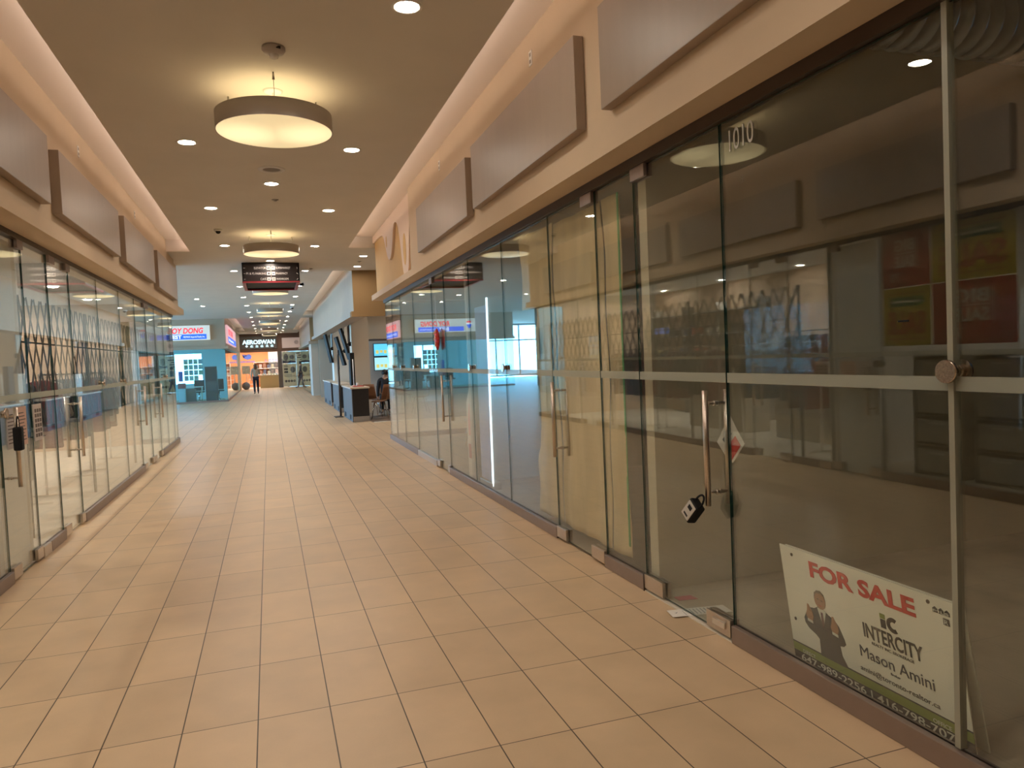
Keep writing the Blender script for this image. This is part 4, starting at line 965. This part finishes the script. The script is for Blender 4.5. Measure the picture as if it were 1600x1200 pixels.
def human(loc, yaw, stride, label, top, legs, hair, hs, long_hair=False, arm=0, seated=False, bag=False):
    k = hs/1.7
    J = {'pelvis':(0,0,.93),'waist':(0,0,1.06),'chest':(0,0,1.28),'neckb':(0,0,1.43),'neck':(0,.01,1.49),'head':(0,.02,1.58),'crown':(0,.015,1.66)}
    for s, n in ((-1,'L'),(1,'R')):
        f = stride*s
        J['hip'+n] = (s*.09,0,.90); 
        if seated: J['knee'+n]=(s*.11,.42,.86); J['ank'+n]=(s*.11,.44,.50); J['toe'+n]=(s*.12,.58,.45)
        else: J['knee'+n]=(s*.10,.10*f+.02,.50); J['ank'+n]=(s*.10,.26*f-.03,.09); J['toe'+n]=(s*.11,.26*f+.12,.035)
        J['sho'+n]=(s*.17,0,1.40)
        if arm and s > 0: J['elb'+n]=(s*.23,.12,1.16); J['wri'+n]=(s*.18,.33,1.12); J['han'+n]=(s*.16,.41,1.12)
        else: J['elb'+n]=(s*.22,-.10*f,1.14); J['wri'+n]=(s*.23,-.14*f+.06,.90); J['han'+n]=(s*.23,-.14*f+.09,.81)
        hx, hy, hz = J['han'+n]
        for q in range(4): J['fin%d%s'%(q,n)] = (hx-s*.004, hy-.025+q*.017+.0, hz-.075+.006*abs(q-1.5))
        J['thu'+n] = (hx-s*.02, hy+.045, hz-.03)
    if seated: J = {n:(v[0],v[1],v[2]-.43) if not n.startswith(('knee','ank','toe')) else (v[0],v[1],v[2]-.40) for n, v in J.items()}
    J = {n: tuple(c*k for c in v) for n, v in J.items()}
    E_ = [('pelvis','waist'),('waist','chest'),('chest','neckb'),('neckb','neck'),('neck','head'),('head','crown')]
    Rr = {'pelvis':(.15,.11),'waist':(.125,.095),'chest':(.15,.105),'neckb':(.09,.07),'neck':.05,'head':(.078,.095),'crown':(.06,.07)}
    for n in 'LR':
        E_ += [('pelvis','hip'+n),('hip'+n,'knee'+n),('knee'+n,'ank'+n),('ank'+n,'toe'+n),('neckb','sho'+n),('sho'+n,'elb'+n),('elb'+n,'wri'+n),('wri'+n,'han'+n),('han'+n,'thu'+n)]+[('han'+n,'fin%d%s'%(q,n)) for q in range(4)]
        Rr.update({'hip'+n:.09,'knee'+n:.058,'ank'+n:.038,'toe'+n:.032,'sho'+n:.058,'elb'+n:.042,'wri'+n:.027,'han'+n:(.018,.036),'thu'+n:.009})
        for q in range(4): Rr['fin%d%s'%(q,n)] = .0085
    Rr = {n: (tuple(c*k for c in v) if isinstance(v, tuple) else v*k) for n, v in Rr.items()}
    tn = ['pelvis','waist','chest','neckb']+[a+n for n in 'LR' for a in ('sho','elb','wri')]
    te = [('pelvis','waist'),('waist','chest'),('chest','neckb')]+[e for n in 'LR' for e in (('neckb','sho'+n),('sho'+n,'elb'+n),('elb'+n,'wri'+n))]
    ln = ['pelvis']+[a+n for n in 'LR' for a in ('hip','knee','ank')]
    le = [e for n in 'LR' for e in (('pelvis','hip'+n),('hip'+n,'knee'+n),('knee'+n,'ank'+n))]
    t = person(loc, yaw, J, E_, Rr, label, SK, [('top', tn, te, top, .012), ('trousers', ln, le, legs, .014)])
    m = MB(); hz = J['head'][2]
    m.ball((0,.0,hz+.035*k),.098*k,18,12,(.95,1.05,1.05))
    if long_hair: m.ball((0,-.05*k,hz-.10*k),.095*k,16,12,(1.0,.55,1.75))
    off = wloc(t); 
    for v in m.b.verts: v.co = v.co + off
    if not long_hair:
        pass
    m.build('hair', hair, t)
    m = MB()
    for s in (-1,1): m.ball(Vector((s*.03*k,.11*k,hz+.005)),.010*k,10,8)
    for v in m.b.verts: v.co = v.co + off
    m.build('eyes', BLACK, t)
    m = MB(); m.ball(Vector((0,.118*k,hz-.025*k)),.014*k,10,8,(.8,1.2,1.4)); 
    for s in (-1,1): m.ball(Vector((s*.083*k,.01,hz-.01)),.02*k,10,8,(.4,1,1.4))
    for v in m.b.verts: v.co = v.co + off
    m.build('nose_and_ears', SK, t)
    m = MB()
    for n in 'LR':
        a = Vector(J['ank'+n]); b = Vector(J['toe'+n]); m.tube(a-Vector((0,.05,.02)), b, .036*k, .03*k, n=12); m.ball(b,.034*k,12,8,(1,1.3,.8))
    for v in m.b.verts: v.co = v.co + off
    m.build('shoes', mat('shoe_brown',(.12,.06,.04),.5), t)
    if bag:
        m = MB().box(.24,.30,-.18,.16,.62,.90)
        for v in m.b.verts: v.co = v.co + off
        m.build('shoulder_bag', BLACK, t, bevel=.02)
    return t
human((-.72,43.2,0), R(6), .35, 'person with long brown hair, beige top and navy trousers standing before the lit shopfront', mat('beige_knit',(.48,.38,.27),.8), mat('navy_trousers',(.015,.018,.035),.8), mat('brown_hair',(.16,.075,.03),.6), 1.66, True, arm=1)
human((2.02,50.6,0), R(95), .9, 'dark-haired person in grey jacket carrying a bag, striding past the far hoarding', mat('grey_jacket',(.10,.10,.11),.8), mat('grey_trousers',(.13,.12,.13),.8), mat('black_hair',(.012,.01,.01),.5), 1.72, bag=True)
human((3.25,21.75,0), R(170), 0, 'person in black with dark hair sitting at the cafe table', mat('black_top',(.015,.015,.018),.8), mat('black_trousers',(.012,.012,.014),.8), MATS['black_hair'], 1.7, seated=True)

# ================================================================== BLUE-LIT KIOSK SHOP
t = thing('fascia_sign', (-3.9,35.38,2.83), 'white lightbox sign with red name and blue band on the kiosk front facing the camera', 'sign', 'kiosk lightbox signs')
LBX = emis('lightbox_white', (.62,.66,.62), .30)
LRED = emis('lightbox_red', (.9,.03,.06), .5); LBLU = emis('lightbox_blue', (.02,.11,.75), .55); LWH = emis('lightbox_white_ink', (.9,.95,1), .45)
MB().box(-5.45,-2.42,35.30,35.50,2.82,3.47).build('lightbox', [LBX], t, bevel=.01)
text('ROY DONG', (-2.68,35.297,3.13), (1,0,0),(0,0,1), .23, LRED, t, width=1.45, align='RIGHT', bold=.03, shear=.2)
MB().box(-4.85,-2.56,35.290,35.297,2.86,3.08).build('blue_band', LBLU, t)
text('BEST', (-3.58,35.287,2.90), (1,0,0),(0,0,1), .15, LWH, t, width=.5, align='RIGHT', bold=.03); text('RE/MAX Imperial Realty Inc.', (-2.62,35.287,2.93), (1,0,0),(0,0,1), .085, LWH, t, width=.88, align='RIGHT')
m = MB().lathe([(0,.0),(.06,.03),(.13,.16)],(0,0,0),n=20); 
b_ = thing('balloon_mark', (-5.13,35.28,2.95), None, None); b_.parent = t; b_.location = Vector((-5.13,35.28,2.95))-t.location
def disc_part(nm, pts, m_, y=35.296): MB().prism(pts,(0,y,0),(1,0,0),(0,0,1),.003).build(nm, m_, b_)
m.b.free()
cir = lambda a0,a1: [(-5.13+.15*math.cos(R(a)), 3.2+.15*math.sin(R(a))) for a in range(a0,a1+1,15)]
disc_part('balloon_top', cir(20,160), LRED); disc_part('balloon_middle', [(-5.27,3.25),(-4.99,3.25),(-4.985,3.17),(-5.275,3.17)], LWH); disc_part('balloon_base', [(-5.27,3.17),(-4.99,3.17),(-5.09,2.98),(-5.17,2.98)], LBLU)
t = thing('fascia_sign', (-1.74,39.5,2.78), 'long pink and blue lightbox sign on the kiosk side facing the corridor', 'sign', 'kiosk lightbox signs')
MB().box(-1.80,-1.70,36.0,44.5,2.66,3.5).build('lightbox', emis('lightbox_pink',(.75,.45,.50),.35), t)
MB().box(-1.699,-1.695,36.2,44.3,2.7,2.98).build('blue_band', LBLU, t)
text('ROY DONG', (-1.694,36.6,3.08),(0,1,0),(0,0,1),.27,LRED,t,width=4.2,bold=.03); text('RE/MAX Imperial Realty Inc.', (-1.69,36.6,2.78),(0,1,0),(0,0,1),.12,LWH,t,width=5)
# listing posters stuck behind the kiosk glass
LP_ = [mat('listing_%d'%i, c, .6, noise=.35, nscale=14) for i, c in enumerate([(.45,.55,.50),(.30,.42,.50),(.60,.62,.58),(.42,.50,.36)])]
for i in range(4):
    for j in range(4):
        x = -3.60+i*.20; z = 1.02+j*.245
        if (i,j) in ((3,0),): continue
        t = thing('listing_sheet', (x+.09,35.59,z), 'listing sheet on the kiosk glass, %s column, %s row up' % (['first','second','third','fourth'][i], ['first','second','third','fourth'][j]), 'notice', 'listing sheets on the kiosk glass')
        MB().box(x,x+.185,35.585,35.59,z,z+.225).build('sheet', LP_[(i*2+j)%4], t)
        MB().box(x+.02,x+.165,35.582,35.584,z+.09,z+.20).build('photo', LP_[(i+j*3+1)%4], t)
tag(MB().box(-3.84,-3.66,35.585,35.60,1.0,1.45).build('blue_notice', mat('notice_blue',(.05,.12,.5),.5)),'blue notice low on the kiosk glass beside the listing sheets','notice')
t = thing('display_cabinet', (-2.45,36.2,.08), 'tall dark blue cabinet standing behind the kiosk glass', 'cabinet')
MB().box(-2.78,-2.26,36.0,36.4,.0,1.62).build('body', mat('dark_teal_cabinet',(.02,.06,.09),.4), t, bevel=.01); MB().box(-2.74,-2.30,35.98,36.0,.95,1.57).build('screen', mat('cabinet_screen',(.01,.04,.07),.15), t); MB().box(-2.74,-2.30,35.98,36.0,.1,.88).build('door', mat('cabinet_door',(.03,.09,.12),.4), t)
def office_chair(x,y,lab,c):
    t = thing('office_chair', (x,y,0), lab, 'chair', 'kiosk chairs')
    MB().box(x-.24,x+.24,y-.22,y+.22,.44,.50).build('seat', c, t, bevel=.03); MB().box(x-.22,x+.22,y+.18,y+.24,.52,1.02).build('backrest', c, t, bevel=.03)
    MB().tube((x,y,.08),(x,y,.44),.03,n=8).build('gas_post', CHROME, t)
    for a in range(5): MB().tube((x,y,.1),(x+.26*math.cos(a*1.257),y+.26*math.sin(a*1.257),.03),.016,n=6).build('base_arm', CHROME, t)
BLC = mat('black_fabric',(.03,.035,.04),.8)
office_chair(-2.3,37.2,'dark office chair beside the tall cabinet in the kiosk', BLC); office_chair(-3.1,36.5,'dark office chair behind the kiosk desk', BLC); office_chair(-4.4,36.8,'dark office chair at the left of the kiosk', BLC)
t = thing('desk', (-3.3,36.05,0), 'pale desk behind the kiosk glass', 'desk')
MB().box(-3.75,-2.9,35.8,36.3,.70,.74).build('desktop', WHITE, t)
for x in (-3.72,-2.96): MB().box(x,x+.04,35.83,36.27,0,.70).build('leg', CHROME, t)
MB().box(-3.6,-3.2,35.83,36.2,.05,.66).build('drawer_block', GREYL, t)
t = thing('kiosk_stand', (-3.75,35.75,0), 'white stand with red top behind the kiosk glass', 'stand')
MB().box(-3.88,-3.62,35.68,35.85,0,.68).build('body', mat('white_stand',(.7,.74,.78),.5), t); MB().box(-3.90,-3.58,35.66,35.87,.68,.92).build('red_top', mat('stand_red',(.5,.08,.1),.5), t)
t = thing('bench', (-9.6,30,0), 'metal tube bench in the open hall, seen in the right glass', 'bench')
MB().box(-9.9,-9.3,28.6,31.4,.42,.46).build('seat', mat('bench_grey',(.3,.3,.3),.5), t)
for y in (28.8,31.2): MB().path([Vector((-9.9,y,.004)),Vector((-9.9,y,.42)),Vector((-9.3,y,.42)),Vector((-9.3,y,.004))],.02,8).build('leg', CHROME, t)
for y in (22.0, 33.0): sbox('wall_left', mat('white_column_paint'), -8.6,-8.0,y,y+.6,0,3.75)

# ================================================================== FAR END
FB = mat('far_brown_fascia', (.20,.11,.075), .6); FD = mat('far_dark_grey', (.14,.125,.115), .5)
YE = 53.0
sbox('wall_back', FB, -2.6, 3.2, YE, YE+.2, 2.50, 3.85)
sbox('wall_back', FD, .62, .90, YE-.02, YE+.2, 0, 2.5)
sbox('wall_back', FB, 2.6, 9, YE, YE+.2, 0, 3.85)
sbox('floor', MATS['grey_shop_floor'], -2.6, 3.2, YE, 57.2, 0, .004)
sbox('ceiling', SHOPW, -2.7, 3.2, YE+.2, 57.2, 2.9, 3.0)
ORG = mat('orange_shop_wall', (.70,.24,.09), .6)
sbox('wall_back', ORG, -2.6, .0, 56.8, 57, 0, 2.9); sbox('wall_back', mat('lilac_white_panel',(.72,.72,.80),.5), .0, 1.2, 56.8, 57, 0, 2.9)
sbox('wall_back', SHOPW, -2.7, -2.6, YE+.2, 57, 0, 2.9); sbox('wall_back', SHOPW, 1.2, 1.3, YE+.2, 57, 0, 2.9)
for i,(x,y) in enumerate([(-2,54),(-.7,54),(.5,54),(-2,55.6),(-.7,55.6),(.5,55.6)]):
    downlight(x,y,2.895,'downlight inside the far shop, %s row, %s from the left' % ('front' if i<3 else 'rear', ORD[i%3].replace('nearest','first')),'far shop downlights')
t = thing('shop_sign', (-.7,YE-.1,2.75), 'dark grey shop sign with glowing white AEROSWAN letters at the end of the corridor', 'sign')
MB().box(-1.95,.62,YE-.1,YE,2.72,3.58).build('board', FD, t)
NEON = emis('glowing_letters', (.55,.9,1.0), .75)
text('AEROSWAN', (-1.62,YE-.105,3.06),(1,0,0),(0,0,1),.27,NEON,t,width=2.12,bold=.04)
m = MB()
for k in range(6):
    x = -1.35+k*.33; 
    if k==0: m.prism([(x-.09,2.92),(x,2.83),(x+.09,2.92),(x,3.01)],(0,YE-.106,0),(1,0,0),(0,0,1),.004)
    else:
        m.box(x-.09,x+.09,YE-.11,YE-.105,2.84,2.87); m.box(x-.09,x+.09,YE-.11,YE-.105,2.92,2.945); m.box(x-.015,x+.015,YE-.11,YE-.105,2.84,3.0)
        if k%2: m.box(x-.09,x-.065,YE-.11,YE-.105,2.84,2.945)
m.build('second_line_glyphs', NEON, t)
t = thing('shop_sign', (1.7,YE-.1,2.75), 'pale pink shop sign with two dark flower emblems at the right end of the corridor', 'sign')
MB().box(.95,3.0,YE-.1,YE,2.72,3.42).build('board', emis('pink_lightbox',(.60,.46,.40),.15), t)
for j, x in enumerate((1.9,2.28)):
    m = MB()
    for a in range(6):
        c = Vector((x+.085*math.cos(R(a*60+30*j)),YE-.106,3.1+.085*math.sin(R(a*60+30*j))))
        for q in range(12):
            p = [c+Vector((.05*math.cos(R(30*q+e)),0,.05*math.sin(R(30*q+e)))) for e in (0,30)]; m.tube(p[0],p[1],.008,n=5)
    m.build('flower_emblem', SB, t)
# hoarding posters behind glass
g = struct(MB().pane(.9,2.6,YE-.02,YE-.008,.05,2.5,'y').build('window_%d' % wn, [GLASS, EDGE])); wn += 1
CRM = mat('hoarding_cream',(.86,.84,.68),.6); DKB = mat('hoarding_dark',(.05,.06,.07),.5)
t = thing('hoarding_poster', (1.4,YE+.02,.05), 'cream hoarding poster with round icons, left one at the far end', 'poster', 'hoarding posters')
MB().box(.92,1.82,YE+.01,YE+.03,.05,1.62).build('sheet', CRM, t)
m = MB()
for k in range(4): m.tube((1.10+k*.185,YE+.009,.42),(1.10+k*.185,YE+.012,.42),.085,n=18)
m.build('round_icons', DKB, t)
m = MB()
for k in range(2): m.box(1.0,1.25,YE+.007,YE+.01,.98+k*.2,1.12+k*.2)
for k in range(3): m.box(1.0,1.9-.2*k,YE+.007,YE+.01,.72+k*.06,.735+k*.06)
m.box(1.0,1.3,YE+.007,YE+.01,1.40,1.43); m.box(1.0,1.25,YE+.007,YE+.01,1.46,1.50)
m.build('printed_blocks', DKB, t); MB().ball((1.58,YE+.01,1.2),.17,14,10,(1,.05,1.25)).build('printed_figure', mat('hoarding_figure',(.16,.17,.2),.6,noise=.5,nscale=9), t)
t = thing('hoarding_poster', (1.5,YE+.02,1.66), 'grey green hoarding poster with dark figures and blue wave, upper one', 'poster', 'hoarding posters')
MB().box(.92,1.82,YE+.01,YE+.03,1.66,2.46).build('sheet', mat('hoarding_green',(.6,.68,.6),.6), t)
MB().prism([(.93,1.68),(1.8,1.68),(1.8,1.78),(1.5,1.84),(1.25,1.78),(.93,1.86)],(0,YE+.009,0),(1,0,0),(0,0,1),.003).build('blue_wave', mat('hoarding_blue',(.03,.05,.14),.5), t)
MB().ball((1.16,YE+.01,2.08),.15,14,10,(1,.05,1.7)).ball((1.56,YE+.01,2.08),.16,14,10,(1,.05,.9)).build('printed_figure', MATS['hoarding_figure'], t)
t = thing('hoarding_poster', (2.2,YE+.02,.05), 'tall cream hoarding poster with dark writing, right one at the far end', 'poster', 'hoarding posters')
MB().box(1.84,2.6,YE+.01,YE+.03,.05,2.46).build('sheet', CRM, t)
m = MB()
for z, a, b in ((2.3,1.86,2.1),(2.15,1.98,2.5),(2.0,1.9,2.3),(1.85,2.1,2.4),(1.7,2.0,2.35)): m.box(a,b,YE+.007,YE+.01,z,z+.07)
m.build('printed_lines', DKB, t)
# far shop furniture
t = thing('shop_counter', (.05,53.7,.004), 'beige counter in the lit far shop', 'counter')
MB().box(-.62,.62,53.5,54.0,.004,.86).build('body', mat('beige_counter',(.52,.38,.18),.5), t); MB().box(-.66,.64,53.46,54.04,.86,.90).build('countertop', CT, t)
for i in range(6):
    x = -.4+i*.18; tag(MB().lathe([(0,0),(.045,0),(.045,.07),(.03,.12),(0,.12)],(x,53.7,.90),n=12).build('jar', LP_[i%4]),'small jar on the far shop counter, %s from the left' % ORD[i].replace('nearest','first'),'jar','jars on the far counter')
t = thing('product_shelf', (.1,56.5,.004), 'white product shelf against the rear wall of the far shop', 'shelf')
m = MB()
for z in (.9,1.35,1.8): m.box(-1.0,1.1,56.45,56.78,z,z+.03)
m.build('shelf_boards', WHITE, t); MB().box(-1.02,-.99,56.45,56.78,.004,1.83).box(1.09,1.12,56.45,56.78,.004,1.83).build('side_panel', WHITE, t)
cols = [(.25,.12,.08),(.08,.09,.14),(.30,.28,.22),(.12,.10,.10),(.40,.30,.28)]
for z in (.93,1.38):
    for k in range(7):
        x = -.85+k*.28; tag(MB().box(x-.10,x+.10,56.5,56.7,z,z+.24+.05*(k%3)).build('product_box', mat('product_%d'%((k+int(z*10))%5), cols[(k+int(z*10))%5], .5)),'boxed product on the far shop shelf, %s row, %s from the left' % ('lower' if z<1 else 'upper', ORD[k].replace('nearest','first')),'box','products on the far shelf')
BLI = mat('blue_lettering',(.07,.13,.55),.5)
t = thing('wall_lettering', (-1.3,56.78,1.9), 'blue swan mark and lettering on the orange wall of the far shop', 'wall sign')
m = MB().prism([(-1.7,2.15),(-1.45,2.05),(-1.2,2.1),(-1.15,2.3),(-1.3,2.45),(-1.45,2.4),(-1.5,2.28),(-1.62,2.4),(-1.8,2.42),(-1.6,2.25)],(0,56.79,0),(1,0,0),(0,0,1),.01); m.build('swan_mark', BLI, t)
text('AEROSWAN',(-1.95,56.79,1.83),(1,0,0),(0,0,1),.13,BLI,t,width=1.0,bold=.03)
m = MB()
for k in range(4): x = -.25+k*.25; m.box(x,x+.18,56.78,56.79,1.86,1.88).box(x,x+.18,56.78,56.79,2.0,2.02).box(x+.08,x+.1,56.78,56.79,1.86,2.02).box(x,x+.02,56.78,56.79,1.86,2.02)
m.build('glyphs', BLI, t)
tag(MB().ball((-1.5,51.9,.26),.26,20,14,(1,1,1)).build('round_pouf', mat('grey_pouf',(.20,.21,.24),.7)),'round grey ball seat at the far shop entrance','seat')
t = thing('display_stand', (-1.45,52.4,0), 'white slim display stand with sheets by the far shop entrance', 'stand')
MB().box(-1.62,-1.30,52.3,52.5,0,.03).build('base', WHITE, t); MB().tube((-1.46,52.4,.03),(-1.46,52.4,1.5),.02,n=8).build('pole', WHITE, t); MB().box(-1.72,-1.2,52.36,52.4,1.05,1.6).build('sheets', mat('stand_sheets',(.6,.62,.55),.6,noise=.3,nscale=9), t)
t = thing('garment_stand', (-1.1,53.9,.004), 'chrome stand with folded stock in the far shop', 'stand')
for z in (.3,.65,1.0): MB().box(-1.35,-.9,53.8,54.1,z,z+.02).build('shelf', WHITE, t)
for x in (-1.35,-.92): MB().tube((x,53.95,.004),(x,53.95,1.5),.015,n=8).build('pole', CHROME, t)
